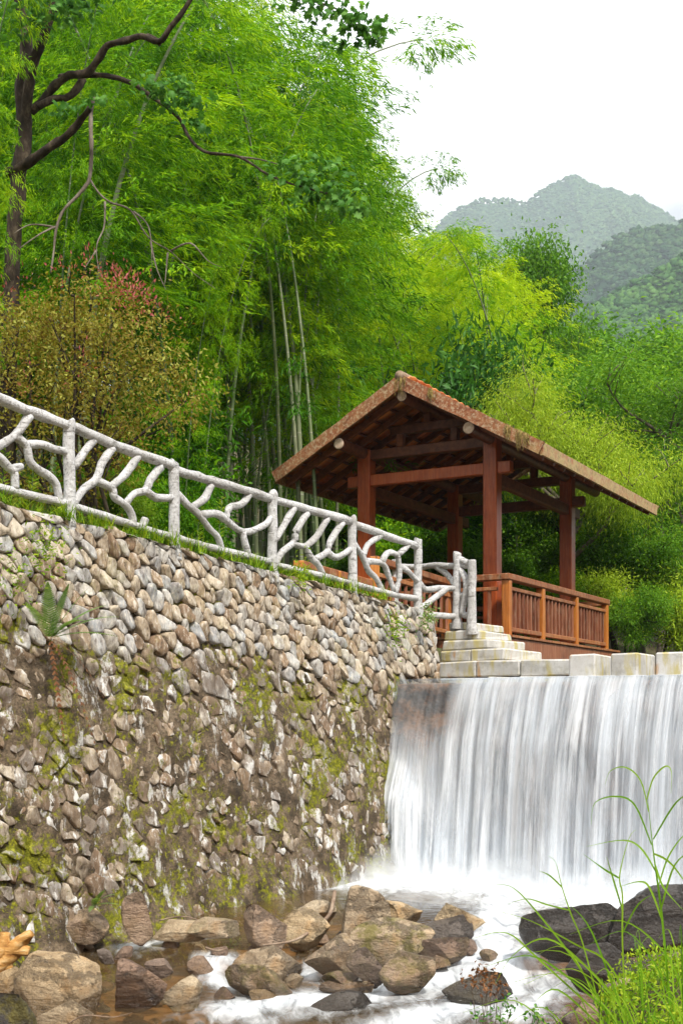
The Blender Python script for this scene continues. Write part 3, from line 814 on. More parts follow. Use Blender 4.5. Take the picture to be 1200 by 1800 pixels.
# dry moss hanging from the bargeboards
rm = np.random.default_rng(3); k = NT('dry_moss'); dm = k.done(k.bsdf(k.ramp(k.noise(k.pos(), 30, 3), [(.35, (.10, .07, .02)), (.65, (.30, .22, .08))]), .9, .1))
for x, L in ((CXR + .03, .34), (CXR + .55, .22), (CXR + 1.85, .25), (CXR + 2.05, .3), (CXR + 2.15, .2)):
    mb = MB()
    for _ in range(16):
        px_ = x + rm.normal(0, .035); zt = roof_z(px_) + .02; l = L * rm.uniform(.4, 1.1); yy = Y0 - .034
        mb.tube([(px_, yy + .02, zt + .02), (px_ + rm.normal(0, .01), yy - rm.uniform(0, .02), zt - l * .5), (px_ + rm.normal(0, .025), yy - rm.uniform(0, .02), zt - l)], [.007, .006, .002], 4, False, 0, 0, 2)
    o = mb.build('hanging_moss', dm, pav, False)

# ------------------------------------------------------------------ dam and waterfall
DS_ = -WL                                          # downstream
def dam_pt(s, z, out=0): 
    p = C0 + DN * s + DS_ * out; return Vector((p.x, p.y, z))
DAMW = 9.5
ns, nz_ = 300, 70
V = np.zeros((ns, nz_ + 2, 3))
def rock_bulge(s, z):
    """ledge of natural rock at the wall end of the dam"""
    s = np.asarray(s, float); d = LIPZ - z
    return .42 * np.exp(-(np.maximum(s - .25, 0) / .95) ** 2) * sstep(.35, 1.7, d) + .10 * np.exp(-(s / .7) ** 2) * sstep(.02, .3, d)
for i, s in enumerate(np.linspace(-.7, DAMW, ns)):
    zz = np.linspace(-.6, LIPZ - .05, nz_)
    nn = fbm(np.stack([np.full(nz_, s * 2.2), zz * 2.2, np.zeros(nz_)], -1), 5, 77, .6)
    out = .04 + .10 * nn + rock_bulge(s, zz) * .85 + .16 * math.exp(-((s - .5) / .6) ** 2) * fbm(np.stack([np.full(nz_, s * 4.5), zz * 4.5, np.zeros(nz_)], -1), 4, 88) * sstep(LIPZ - .05, LIPZ - .25, zz)
    for j in range(nz_): V[i, j] = dam_pt(s, zz[j], out[j])
    V[i, nz_] = dam_pt(s, LIPZ - .03, -.05); V[i, nz_ + 1] = dam_pt(s, LIPZ - .04, -1.0)
dam = link('dam', np_mesh('dam', V.reshape(-1, 3), grid_faces(ns, nz_ + 2)[:, ::-1], True), M['wetrock'])
tag(dam, 'dark wet rock dam behind the falling water', 'dam')

def m_fall(name, lo, hi, dens, seed):
    k = NT(name); uv = k.n('ShaderNodeUVMap').outputs[0]
    off = k.n('ShaderNodeVectorMath', operation='ADD'); k.l(uv, off.inputs[0]); off.inputs[1].default_value = (seed * 3.7, seed * 1.3, 0)
    u = off.outputs[0]
    n1 = k.noise(k.mapping(u, (10, .30, 1)), 1.0, 5, .62, .35); n2 = k.noise(k.mapping(u, (34, .35, 1)), 1.0, 3, .6); n3 = k.noise(k.mapping(u, (2.6, .55, 1)), 1.0, 5, .6, .6)
    f = k.math('ADD', k.math('ADD', k.math('MULTIPLY', n1, .42), k.math('MULTIPLY', n2, .18)), k.math('MULTIPLY', n3, .40))
    a = k.mapr(f, lo, hi)
    a = k.math('MULTIPLY', a, dens)
    thin = k.attr('cover'); a = k.math('MULTIPLY', a, thin, True)
    d = k.bsdf((.86, .88, .91), .5, .3); tr = k.n('ShaderNodeBsdfTranslucent'); tr.inputs[0].default_value = (.86, .88, .92, 1)
    m1 = k.n('ShaderNodeMixShader'); m1.inputs[0].default_value = .35; k.l(d, m1.inputs[1]); k.l(tr.outputs[0], m1.inputs[2])
    tp = k.n('ShaderNodeBsdfTransparent'); tp.inputs[0].default_value = (.93, .95, .97, 1)
    m2 = k.n('ShaderNodeMixShader'); k.l(a, m2.inputs[0]); k.l(tp.outputs[0], m2.inputs[1]); k.l(m1.outputs[0], m2.inputs[2])
    return k.done(m2.outputs[0])
fall = empty('waterfall', dam_pt(3, 0)[:]); tag(fall, kind='structure')
def fall_sheet(name, extra, mat, seed, amp):
    ns, nt = 620, 54
    ss = np.linspace(-.06, DAMW, ns); V = np.zeros((ns, nt, 3)); UV = np.zeros((ns, nt, 2)); CV = np.zeros((ns, nt))
    up = np.linspace(-.9, 0, 8)[:-1]
    drop = np.concatenate([np.zeros(len(up)), np.linspace(0, 1, nt - len(up)) ** 1.4 * (LIPZ + .06)])
    rip = fbm(np.stack([ss * 9, ss * 0 + seed, ss * 0], -1), 3, 50)[:, None]; rip2 = fbm(np.stack([ss * 2.2, ss * 0 + seed + 7, ss * 0], -1), 2, 51)[:, None]
    nu = len(up); fallm = (np.arange(nt) >= nu)[None, :]; d = drop[None, :]; sv = ss[:, None]
    upx = np.concatenate([up, np.zeros(nt - nu)])[None, :]
    o = np.where(fallm, .42 * np.sqrt(d / 2.4) * (1 + .10 * rip2) + .02 * np.minimum(1, d / .1), upx)
    z = np.where(fallm, LIPZ + .025 - np.where(d < .05, d * .7, d) + .012 * rip * np.maximum(0, 1 - d * 4), LIPZ + .025 + .012 * rip)
    o = np.where(fallm, np.maximum(o, rock_bulge(sv, z) * 1.02 + .05), o)
    w = np.minimum(1, d / .8); o = o + extra * w + amp * rip * w
    V = np.stack([C0.x + DN.x * sv + DS_.x * o, C0.y + DN.y * sv + DS_.y * o, z + 0 * sv], -1)
    UV = np.stack([sv + 0 * o, np.where(fallm, d, upx) + 0 * sv], -1)
    led = np.exp(-(np.maximum(np.abs(sv - .55) - .35, 0) / .35) ** 2) * (1 - sstep(.45, 1.1, d))
    CV = (1 - .86 * led) * np.where(fallm, .72 + .28 * sstep(0, .25, d), .75)
    CV = CV * (1 + 1.3 * sstep(.9, 2.3, d) * np.exp(-((sv - .5) / .8) ** 2) + .25 * sstep(1.4, 2.4, d))
    CV = np.maximum(CV, 0) + 0 * sv
    Fq = grid_faces(ns, nt)[:, ::-1]
    me = np_mesh(name, V.reshape(-1, 3), Fq, True, {'cover': CV.ravel()})
    ul = me.uv_layers.new(name='UVMap'); ul.data.foreach_set('uv', UV.reshape(-1, 2)[Fq.ravel()].astype(np.float32).ravel())
    o = link(name, me, mat, fall); return o
fall_sheet('water_sheet', 0, m_fall('falling_water', .30, .60, .68, 1), 1, .03)
fall_sheet('water_veil', .07, m_fall('falling_water_veil', .40, .60, .9, 4), 4, .05)
fall_sheet('water_strands', .12, m_fall('falling_water_strands', .47, .62, .9, 9), 9, .06)

# ------------------------------------------------------------------ stream water
FLOWS = [  # px, z, px-width of white water, strength: the chutes between the boulders
    [(880, 1560, .0), (880, 1610, -.0), (850, 1660, -.1), (800, 1700, -.22), (730, 1735, -.3), (640, 1752, -.32), (540, 1770, -.36), (420, 1790, -.4)],
    [(860, 1650, -.08), (900, 1690, -.2), (880, 1750, -.33), (800, 1790, -.4), (700, 1820, -.42)],
    [(330, 1640, -.05), (270, 1655, -.08), (225, 1662, -.1)],
    [(545, 1690, -.12), (370, 1690, -.2), (375, 1715, -.24), (430, 1745, -.3), (500, 1765, -.34)],
    [(286, 1730, -.2), (288, 1750, -.3), (300, 1768, -.36)],
    [(560, 1700, -.2), (620, 1740, -.3), (520, 1790, -.4)],
    [(760, 1755, -.33), (600, 1790, -.4), (450, 1812, -.42)],
    [(960, 1690, -.1), (960, 1760, -.33), (900, 1800, -.4)],
]
FW = [.34, .30, .20, .15, .05, .22, .28, .25]
FS = [1, 1, .75, .8, .9, .55, .55, .8]
def seg_d(px, py, A, B):
    ax, ay = A; bx, by = B; dx, dy = bx - ax, by - ay
    t = np.clip(((px - ax) * dx + (py - ay) * dy) / (dx * dx + dy * dy + 1e-9), 0, 1)
    return np.hypot(px - ax - t * dx, py - ay - t * dy)
wx = np.arange(-4.2, 6.2, .05); wy = np.arange(7.0, 17.2, .05)
X, Y = np.meshgrid(wx, wy, indexing='ij')
nA = fbm(np.stack([X * 1.1, Y * 1.1, 0 * X], -1), 4, 11)
lev = -.10 * sstep(12.7, 11.6, Y + .3 * nA) - .20 * sstep(11.5, 10.3, Y + .35 * nA) - .14 * sstep(9.9, 8.6, Y + .3 * nA)
foam = np.zeros_like(X)
for fl, w, st in zip(FLOWS, FW, FS):
    Pq = [at_z(*q) for q in fl]
    d = np.min([seg_d(X, Y, (Pq[i].x, Pq[i].y), (Pq[i + 1].x, Pq[i + 1].y)) for i in range(len(Pq) - 1)], 0)
    foam = np.maximum(foam, st * np.exp(-(d / w) ** 2))
af, sf = to_as(X, Y)
d_dam = 6.2 - af                                    # distance downstream of the dam
pool = sstep(3.6, 1.7, d_dam + .45 * nA) * sstep(-.9, .3, (X - .15) + (Y - 13.8) * .1 + .4 * nA + sstep(13, 15.2, Y) * .9)
foam = np.maximum(foam, pool * 1.05)
turb = fbm(np.stack([X * 5, Y * 3, 0 * X], -1), 4, 15)
lev = lev + .028 * turb * np.clip(foam, .12, 1) + .16 * np.exp(-(d_dam / .75) ** 2) * (1 + .5 * nA) * sstep(-.3, .4, -sf)
V = np.stack([X, Y, lev], -1).reshape(-1, 3)
def m_water():
    k = NT('stream_water'); p = k.pos(); fa = k.attr('foam')
    st = k.noise(k.mapping(p, (5.5, 2.2, 1), (0, 0, .5)), 1.3, 6, .62, .8); s2 = k.noise(p, 1.7, 4)
    ff = k.math('POWER', k.mapr(k.math('ADD', fa, k.math('MULTIPLY', k.math('SUBTRACT', st, .5), 1.3)), .12, 1.05), 1.4)
    rip = k.noise(k.mapping(p, (4, 9, 1), (0, 0, .4)), 1.6, 4, .5, .4)
    nrm = k.bump(rip, .45, .05)
    fr = k.n('ShaderNodeFresnel'); fr.inputs[0].default_value = 1.33; k.l(nrm, fr.inputs[1])
    gl = k.n('ShaderNodeBsdfGlossy'); gl.inputs[0].default_value = (1, 1, 1, 1); gl.inputs[1].default_value = .12; k.l(nrm, gl.inputs['Normal'])
    tp = k.n('ShaderNodeBsdfTransparent'); tp.inputs[0].default_value = (.82, .70, .52, 1)
    di = k.n('ShaderNodeBsdfDiffuse'); k.put(di.inputs[0], k.ramp(s2, [(.35, (.20, .125, .055)), (.65, (.27, .20, .12))]))
    m0 = k.n('ShaderNodeMixShader'); m0.inputs[0].default_value = .16; k.l(tp.outputs[0], m0.inputs[1]); k.l(di.outputs[0], m0.inputs[2])
    m1 = k.n('ShaderNodeMixShader'); k.l(fr.outputs[0], m1.inputs[0]); k.l(m0.outputs[0], m1.inputs[1]); k.l(gl.outputs[0], m1.inputs[2])
    fm = k.bsdf(k.ramp(st, [(.32, (.36, .39, .43)), (.47, (.55, .58, .61)), (.62, (.68, .70, .72))]), .6, .2, k.bump(st, .25, .05))
    m2 = k.n('ShaderNodeMixShader'); k.l(ff, m2.inputs[0]); k.l(m1.outputs[0], m2.inputs[1]); k.l(fm, m2.inputs[2])
    return k.done(m2.outputs[0])
o = link('stream_water', np_mesh('stream_water', V, grid_faces(len(wx), len(wy)), True, {'foam': foam.ravel()}), m_water()); tag(o, kind='structure')
# river above the dam
me = py_mesh('upstream_water', [dam_pt(-.6, LIPZ - .01, -.85), dam_pt(30, LIPZ - .01, -.85), dam_pt(30, LIPZ - .01, -60), dam_pt(-.6, LIPZ - .01, -60)], [(0, 1, 2, 3)])
k = NT('upstream_water'); p = k.pos()
o = link('upstream_water', me, k.done(k.bsdf((.05, .06, .045), .12, .5, k.bump(k.noise(p, 3, 3), .2, .03)))); tag(o, kind='structure')
# spray where the fall lands: soft curtains of mist before the foot of the fall and a low mound of foam
k = NT('spray_mist'); p = k.pos(); al = k.attr('cover')
a = k.math('MULTIPLY', al, k.mapr(k.noise(p, 2.2, 5, .6), .22, .62), True)
fm = k.bsdf((.74, .76, .78), .9, .05); trn = k.n('ShaderNodeBsdfTranslucent'); trn.inputs[0].default_value = (.8, .82, .84, 1)
m1 = k.n('ShaderNodeMixShader'); m1.inputs[0].default_value = .4; k.l(fm, m1.inputs[1]); k.l(trn.outputs[0], m1.inputs[2])
tp = k.n('ShaderNodeBsdfTransparent'); m2 = k.n('ShaderNodeMixShader'); k.l(a, m2.inputs[0]); k.l(tp.outputs[0], m2.inputs[1]); k.l(m1.outputs[0], m2.inputs[2])
mist = k.done(m2.outputs[0])
spray = empty('spray', dam_pt(3, 0, .9)[:]); tag(spray, 'white mist and foam where the fall meets the pool', 'spray', kind='stuff')
for q, (o0, hgt, st) in enumerate(((.60, .62, .75), (.80, .48, .7), (1.05, .34, .65), (1.35, .22, .6), (1.7, .14, .5))):
    ns, nt = 160, 14
    ss = np.linspace(.02, DAMW, ns)[:, None]; tt = np.linspace(0, 1, nt)[None, :]
    hh = hgt * (1 + .35 * fbm(np.stack([ss * 1.3, ss * 0 + q * 5, ss * 0], -1), 3, 61)); bul = .45 * np.exp(-(ss / .9) ** 2)
    oo = o0 + bul + .28 * (1 - tt) ** 2 + .12 * fbm(np.stack([ss * 2 + 0 * tt, tt * 2 + 0 * ss, ss * 0 + 0 * tt + q], -1), 3, 62)
    zz = -.06 + hh * tt + 0 * ss
    V = np.stack([C0.x + DN.x * ss + DS_.x * oo, C0.y + DN.y * ss + DS_.y * oo, zz], -1)
    AL = st * (1 - tt) ** 1.1 * sstep(.0, .3, ss) + 0 * ss
    o = link('mist_curtain', np_mesh('mist_curtain', V.reshape(-1, 3), grid_faces(ns, nt)[:, ::-1], True, {'cover': AL.ravel()}), mist, spray); o['kind'] = 'stuff'

# ------------------------------------------------------------------ boulders
ICO = None
def ico():
    global ICO
    if ICO is None:
        bm = bmesh.new(); bmesh.ops.create_icosphere(bm, subdivisions=5, radius=1)
        ICO = (np.array([v.co[:] for v in bm.verts]), np.array([[v.index for v in f.verts] for f in bm.faces])); bm.free()
    return ICO
def boulder_mesh(seed, dims, cuts=9, rough=.06, rot=0, tilt=0):
    r = np.random.default_rng(seed); V, Fs = ico(); V = V.copy()
    V = V * (1 + .12 * fbm(V * .9 + seed * 7.1, 2, seed)[:, None])
    for _ in range(cuts + 5):
        n = r.normal(size=3); n[2] *= .75; n /= np.linalg.norm(n); d = r.uniform(.40, .80)
        t = V @ n - d; V = V - np.outer(np.where(t > 0, t * .97, 0), n)
    nn = fbm(V * 2.6 + seed, 5, seed + 3, .55); V = V * (1 + rough * 1.0 * nn[:, None])
    nl = fbm(np.stack([V[:, 0] * 1.5, V[:, 1] * 1.5, V[:, 2] * 8], -1) + seed, 3, seed + 9); V = V * (1 + rough * .6 * nl[:, None])
    V = V / np.abs(V).max(0) * (np.array(dims) / 2)
    c, s = math.cos(tilt), math.sin(tilt); V = np.stack([V[:, 0] * c - V[:, 2] * s, V[:, 1], V[:, 0] * s + V[:, 2] * c], -1)
    c, s = math.cos(rot), math.sin(rot); V = np.stack([V[:, 0] * c - V[:, 1] * s, V[:, 0] * s + V[:, 1] * c, V[:, 2]], -1)
    return V, Fs
def boulder(seed, x0, x1, y0, y1, zw, tone, label, moss=0., wet=0., tilt=0, depth=1.0, cuts=9, group='boulders in the stream', name='boulder'):
    Y = (CZ - zw) * F / (y1 - HY)
    w = (x1 - x0) * Y / F; h = (y1 - y0) * Y / F; dp = w * .8 * depth
    Yc = Y + dp * .3
    V, Fs = boulder_mesh(seed, (w * 1.04, dp, h * 1.28), cuts, .09 if w > 1.6 else .06, 0, tilt)
    me = np_mesh(name, V, Fs, True, {'tone': np.full(len(V), tone), 'moss': np.full(len(V), moss), 'wet': np.full(len(V), wet)})
    o = link(name, me, M['boulder'])
    ctop = CZ + (HY - y0) * (Yc) / F
    o.location = (((x0 + x1) / 2 - CX) * Yc / F, Yc, ctop - V[:, 2].max())
    tag(o, label, 'boulder', group); return o
B = [
 (1, 25, 205, 1674, 1768, -.25, .72, 'big tan boulder with a pale top and split dark front', 0, 0, -.16, 1, 8),
 (2, 176, 292, 1680, 1766, -.25, .40, 'purple brown boulder leaning on the big tan boulder', 0, .25, .22, .9, 7),
 (3, 286, 370, 1714, 1766, -.28, .90, 'small pale yellow boulder beside a tiny spout of water', .1, 0, .05, .9, 8),
 (4, 374, 512, 1690, 1748, -.28, .52, 'long brown mossy boulder in front of a flat grey one', .7, .1, .02, .7, 9),
 (5, 408, 548, 1662, 1716, -.18, .62, 'flat grey tan boulder lying on the long mossy one', 0, 0, -.12, .8, 8),
 (6, 414, 512, 1588, 1660, -.05, .47, 'pinkish brown squarish boulder by the green fern tuft', 0, .05, .03, .9, 6),
 (7, 495, 580, 1596, 1660, -.06, .85, 'yellow tan boulder touching the pinkish squarish boulder', .1, 0, .1, .9, 8),
 (8, 520, 604, 1582, 1622, -.0, .93, 'low cream yellow boulder behind the yellow tan one', 0, 0, .1, .7, 8),
 (9, 572, 684, 1556, 1655, -.05, .62, 'tall slanting orange brown boulder, highest of the pile', 0, .1, -.3, .8, 6),
 (10, 536, 642, 1640, 1716, -.2, .55, 'rough grey brown rounded boulder under the slanting one', .25, .15, .05, 1, 9),
 (11, 612, 678, 1664, 1730, -.22, .30, 'dark wet wedge boulder between two mossy brown ones', .2, .55, .3, .9, 8),
 (12, 648, 742, 1580, 1630, -.02, .78, 'smooth tan boulder on the far side of the pile', 0, 0, .05, .9, 8),
 (13, 610, 764, 1614, 1686, -.12, .62, 'wide olive stained boulder in the middle of the pile', .85, .1, .04, .7, 9),
 (14, 738, 852, 1586, 1648, -.02, .86, 'yellow topped boulder at the edge of the white pool', .1, .05, .12, .8, 7),
 (15, 738, 848, 1608, 1670, -.1, .22, 'dark grey boulder with a blunt nose below the yellow topped one', 0, .45, .08, .8, 8),
 (16, 664, 764, 1670, 1736, -.22, .50, 'brown streaked square boulder by the white chute', .6, .2, .02, .9, 6),
 (17, 735, 832, 1645, 1690, -.15, .36, 'low wet brown slab behind the square boulder', .3, .5, .12, .7, 9),
 (18, 776, 930, 1707, 1762, -.3, .18, 'low black wet boulder alone in the white water', .2, .75, .05, .7, 9),
 (19, 538, 678, 1742, 1786, -.36, .20, 'dark flat slab lying in the shallow stream', 0, .7, .06, .55, 8),
 (20, 914, 1112, 1586, 1690, -.10, .14, 'black wet boulder shining beside the pool', 0, .9, .10, .7, 6),
 (45, 1060, 1310, 1556, 1680, -.05, .12, 'huge black wet boulder behind the reeds, next to a smaller black one', 0, .9, .12, .6, 5),
 (21, 48, 196, 1754, 1830, -.35, .88, 'pale front boulder with dry twigs on it', 0, 0, -.06, .8, 9),
 (22, -14, 40, 1698, 1742, -.2, .80, 'small round tan boulder under the orange driftwood', 0, 0, 0, 1, 9),
 (23, 64, 102, 1728, 1754, -.28, .85, 'fist sized cream rock before the big tan boulder', 0, 0, 0, 1, 9),
 (24, 120, 172, 1744, 1764, -.3, .70, 'little brown rock wedged below the big tan boulder', 0, .2, 0, 1, 9),
 (25, 98, 128, 1740, 1760, -.3, .82, 'smallest ochre pebble among the cream rocks', 0, .1, 0, 1, 9),
 (26, 252, 304, 1684, 1716, -.14, .32, 'grey slab half sunk behind the purple brown boulder', 0, .3, .1, .9, 8),
 (27, 168, 202, 1668, 1690, -.1, .25, 'small dark grey rock behind the big tan boulder', 0, .2, 0, 1, 9),
 (28, 270, 396, 1618, 1650, -.03, .88, 'sunken ochre slab with water sliding over it', 0, .2, .05, .6, 9),
 (29, 566, 646, 1706, 1732, -.24, .45, 'flat green stained stone in the shallows', .9, .4, 0, .7, 9),
 (30, 556, 656, 1724, 1750, -.31, .50, 'reddish flat stone barely above the water', 0, .5, 0, .6, 9),
 (31, 996, 1056, 1762, 1815, .12, .45, 'brown stone under the grass of the near bank', .2, 0, .1, .9, 8),
 (32, 980, 1120, 1655, 1740, -.1, .16, 'dark shelf of rock below the two black wet boulders', 0, .7, .05, .6, 9),
 (33, 214, 274, 1566, 1652, .0, .45, 'pinkish upright block at the foot of the wall', .1, .0, .03, .8, 5),
 (34, 106, 190, 1598, 1650, .0, .48, 'flat brown block at the foot of the wall under a small fern', .2, 0, .02, .7, 5),
 (35, 330, 420, 1612, 1648, .0, .60, 'grey tan rock where the wall meets the shallow channel', .3, .1, 0, .7, 9),
 (36, -30, 66, 1742, 1850, -.3, .02, 'dark mossy rock at the edge of the stream beside the pale front boulder', .9, .3, .2, .8, 9),
]
for b in B:
    (seed, x0, x1, y0, y1, zw, tone, lab, moss, wet, tilt, dep, cuts) = b
    boulder(seed * 13 + 5, x0, x1, y0, y1, zw, tone, lab, moss, wet, tilt, dep, cuts)
rs = np.random.default_rng(99)
for i, (px_, py_, w_) in enumerate(((482, 1668, 40), (530, 1672, 34), (604, 1660, 44), (654, 1652, 36), (726, 1672, 40), (772, 1704, 44), (700, 1748, 38), (590, 1716, 36), (384, 1682, 34), (352, 1708, 44), (244, 1772, 40), (216, 1688, 36), (398, 1764, 46), (158, 1776, 34), (826, 1676, 40), (512, 1738, 40), (462, 1766, 52), (566, 1662, 30), (642, 1748, 34), (320, 1782, 56), (450, 1672, 30), (700, 1690, 34), (860, 1690, 36), (300, 1664, 34), (80, 1770, 36))):
    zz = float(np.interp(py_, [1640, 1700, 1760], [-.05, -.2, -.34]))
    boulder(900 + i * 7, px_ - w_ / 2, px_ + w_ / 2, py_ - w_ * rs.uniform(.5, .75), py_, zz, float(rs.choice([.2, .35, .45, .6, .75, .9])), 'small loose rock wedged among the stream boulders', float(rs.choice([0, 0, .5])), float(rs.uniform(.1, .6)), rs.uniform(-.2, .2), 1, 7, 'small rocks among the boulders', 'rock')
# loose pebbles of the streambed and the muddy foot of the wall
PV = []; PF = []; PT = []
bm = bmesh.new(); bmesh.ops.create_icosphere(bm, subdivisions=2, radius=1); iv = np.array([v.co[:] for v in bm.verts]); ifc = np.array([[v.index for v in f.verts] for f in bm.faces]); bm.free()
rp = np.random.default_rng(5); b = 0
for q in range(900):
    x = rp.uniform(-3.6, 3.2); y = rp.uniform(8.3, 13.5)
    a_, s_ = to_as(x, y)
    if s_ > -.55: continue
    z = float(ground_z(x, y)); r = rp.uniform(.025, .10) * (1.3 if rp.random() < .15 else 1)
    v = iv * (1 + .2 * vnoise(iv * 1.4 + q, 3)[:, None]) * np.array([r, r * rp.uniform(.7, 1), r * rp.uniform(.45, .75)])
    PV.append(v + [x, y, z + r * .25]); PF.append(ifc + b); b += len(iv); PT.append(np.full(len(iv), rp.choice([.25, .4, .6, .8, .9])))
PV = np.concatenate(PV)
o = link('pebbles', np_mesh('pebbles', PV, np.concatenate(PF), True, {'tone': np.concatenate(PT), 'moss': np.zeros(len(PV)), 'wet': np.full(len(PV), .35)}), M['boulder']); tag(o, 'brown pebbles lying on the streambed', 'pebbles', kind='stuff')

# ------------------------------------------------------------------ leaves
def leaf_arrays(P, D, L, W, rng, tone, fold=.25):
    n = len(P); D = D / np.linalg.norm(D, axis=1, keepdims=True)
    R = rng.normal(size=(n, 3)); R[:, 2] += 1.2
    Sd = np.cross(D, R); Sd /= np.linalg.norm(Sd, axis=1, keepdims=True) + 1e-9
    N = np.cross(Sd, D)
    L = np.broadcast_to(L, (n,))[:, None]; W = np.broadcast_to(W, (n,))[:, None]
    m = P + D * L * .42
    V = np.stack([P, m + Sd * W * .5 + N * W * fold, P + D * L - N * L * .06, m - Sd * W * .5 + N * W * fold], 1)
    i = np.arange(n)[:, None] * 4
    Fq = np.concatenate([i + np.array([[0, 1, 2]]), i + np.array([[0, 2, 3]])], 0)
    return V.reshape(-1, 3), Fq, np.repeat(np.clip(tone, 0, 1), 4)
def leaf_mesh(name, *a, **k):
    V, Fq, T = leaf_arrays(*a, **k); return np_mesh(name, V, Fq, False, {'tone': T})
def unit(v): return v / (np.linalg.norm(v, axis=-1, keepdims=True) + 1e-9)

LM = {
 'bamboo': leaf_mat('bamboo_leaf', (.024, .095, .002), (.14, .35, .004), (.42, .62, .008), .45, .3),
 'bamboo_deep': leaf_mat('bamboo_leaf_deep', (.010, .055, .002), (.07, .23, .004), (.25, .47, .008), .42, .3),
 'bamboo_gold': leaf_mat('bamboo_leaf_gold', (.13, .27, .003), (.38, .55, .005), (.62, .74, .010), .45, .3),
 'blue_green': leaf_mat('blue_green_leaf', (.014, .065, .008), (.055, .18, .022), (.16, .34, .05), .4, .25),
 'feather': leaf_mat('feather_leaf', (.03, .10, .006), (.11, .27, .014), (.28, .46, .03), .45, .25),
 'willow': leaf_mat('willow_leaf', (.16, .28, .012), (.36, .50, .03), (.56, .68, .08), .45, .15),
 'maple': leaf_mat('maple_leaf', (.03, .11, .014), (.08, .23, .03), (.22, .42, .09), .45, .2),
 'rust': leaf_mat('rust_leaf', (.15, .06, .016), (.25, .22, .03), (.42, .45, .09), .4, .0),
 'pink': leaf_mat('pink_tip', (.28, .05, .05), (.42, .10, .10), (.5, .18, .15), .4, .0),
 'grass': leaf_mat('grass_blade', (.04, .11, .008), (.12, .27, .012), (.27, .43, .03), .4, .2),
 'weed': leaf_mat('weed_leaf', (.06, .15, .008), (.17, .32, .014), (.36, .46, .03), .4, .2),
 'fern': leaf_mat('fern_leaf', (.08, .17, .04), (.17, .29, .08), (.30, .42, .15), .4, .2),
 'dead': leaf_mat('dead_frond', (.06, .025, .012), (.15, .065, .03), (.26, .13, .06), .2, .2),
}
def m_bark(name, c0, c1, c2, sc=9):
    k = NT(name); p = k.obj(); n = k.noise(k.mapping(p, (1, 1, .5)), sc, 7, .7); n2 = k.noise(p, 2.3, 4)
    c = k.ramp(n, [(.3, c0), (.5, c1), (.68, c2)]); return k.done(k.bsdf(c, .85, .15, k.bump(n, .7, .03)))
M['bark'] = m_bark('dark_bark', (.010, .008, .006), (.035, .025, .017), (.11, .085, .055))
M['palebark'] = m_bark('pale_bark', (.09, .06, .04), (.22, .155, .11), (.34, .27, .20))
M['greybark'] = m_bark('grey_bark', (.05, .04, .03), (.13, .105, .08), (.22, .19, .15))
def m_culm():
    k = NT('bamboo_culm'); p = k.obj(); z = k.sep(p)[2]; n = k.noise(p, 1.2, 4); r = k.orand()
    c = k.ramp(k.math('ADD', k.math('MULTIPLY', n, .5), k.math('MULTIPLY', r, .5)), [(.3, (.06, .10, .03)), (.5, (.12, .16, .065)), (.75, (.20, .22, .13))])
    fr = k.math('FRACT', k.math('MULTIPLY', z, 1 / .34)); band = k.mapr(fr, .0, .10, 1, 0)
    c = k.mix(band, c, (.28, .29, .22)); c = k.mix(k.mapr(fr, .97, 1, 0, 1), c, (.05, .05, .03))
    return k.done(k.bsdf(c, .5, .3))
M['culm'] = m_culm()

# ------------------------------------------------------------------ bamboo
def bamboo_proto(seed, H=13.0, bend=2.4, dens=1.0, t0=.30):
    r = np.random.default_rng(seed)
    ts = np.linspace(0, 1, 26)
    def curve(t): return np.stack([bend * t ** 2.4, .25 * np.sin(t * 3 + seed) * t, H * (t - .10 * (bend / 2.4) * t ** 5)], -1)
    mb = MB(); P = [Vector(q) for q in curve(ts)]
    mb.tube(P, [.048 * (1 - .85 * t) + .004 for t in ts], 7, True, 0, 0, 1)
    tt = np.linspace(t0, 1.0, int(H * (1 - t0) / .28)); PP = []; DD = []; TO = []
    for t in tt:
        c = curve(np.array([t]))[0]
        nb = 3 if t < .95 else 4
        Lb = (2.0 * math.sin(math.pi * min(1, (t - t0) / (1.04 - t0) * .72 + .26)) + .25) * r.uniform(.7, 1.2)
        for b in range(nb):
            if r.random() > .86 * dens: continue
            az = r.uniform(0, 2 * math.pi); el = r.uniform(.1, .7)
            d = np.array([math.cos(az) * math.cos(el), math.sin(az) * math.cos(el), math.sin(el)])
            bt = r.uniform(.1, .9)                       # tone of this plume
            ns = int(9 * Lb / 1.6) + 3
            u = r.uniform(.18, 1.0, ns)
            base = c + d * (u * Lb)[:, None] + np.array([0, 0, -1]) * (.42 * u ** 2 * Lb)[:, None] + r.normal(0, .07, (ns, 3))
            for q in range(ns):
                nl = r.integers(8, 13)
                az2 = az + r.normal(0, .8); sd = np.array([math.cos(az2), math.sin(az2), r.uniform(-.75, .1)])
                st = base[q] + sd * (r.uniform(0, .34, nl))[:, None] + r.normal(0, .035, (nl, 3))
                ld = sd + r.normal(0, .42, (nl, 3)) + np.array([0, 0, -.35])
                PP.append(st); DD.append(ld); TO.append(np.clip(.5 * bt + .5 * r.uniform(0, 1, nl) + .12 * (base[q][2] - c[2]), 0, 1))
    PP = np.concatenate(PP); DD = np.concatenate(DD); TO = np.concatenate(TO); n = len(PP)
    cr = leaf_mesh('crown', PP, DD, r.uniform(.10, .19, n), r.uniform(.017, .029, n), r, TO)
    cr.materials.append(LM['bamboo'])
    cm = mb.mesh('culm'); cm.materials.append(M['culm'])
    return cm, cr, H, bend
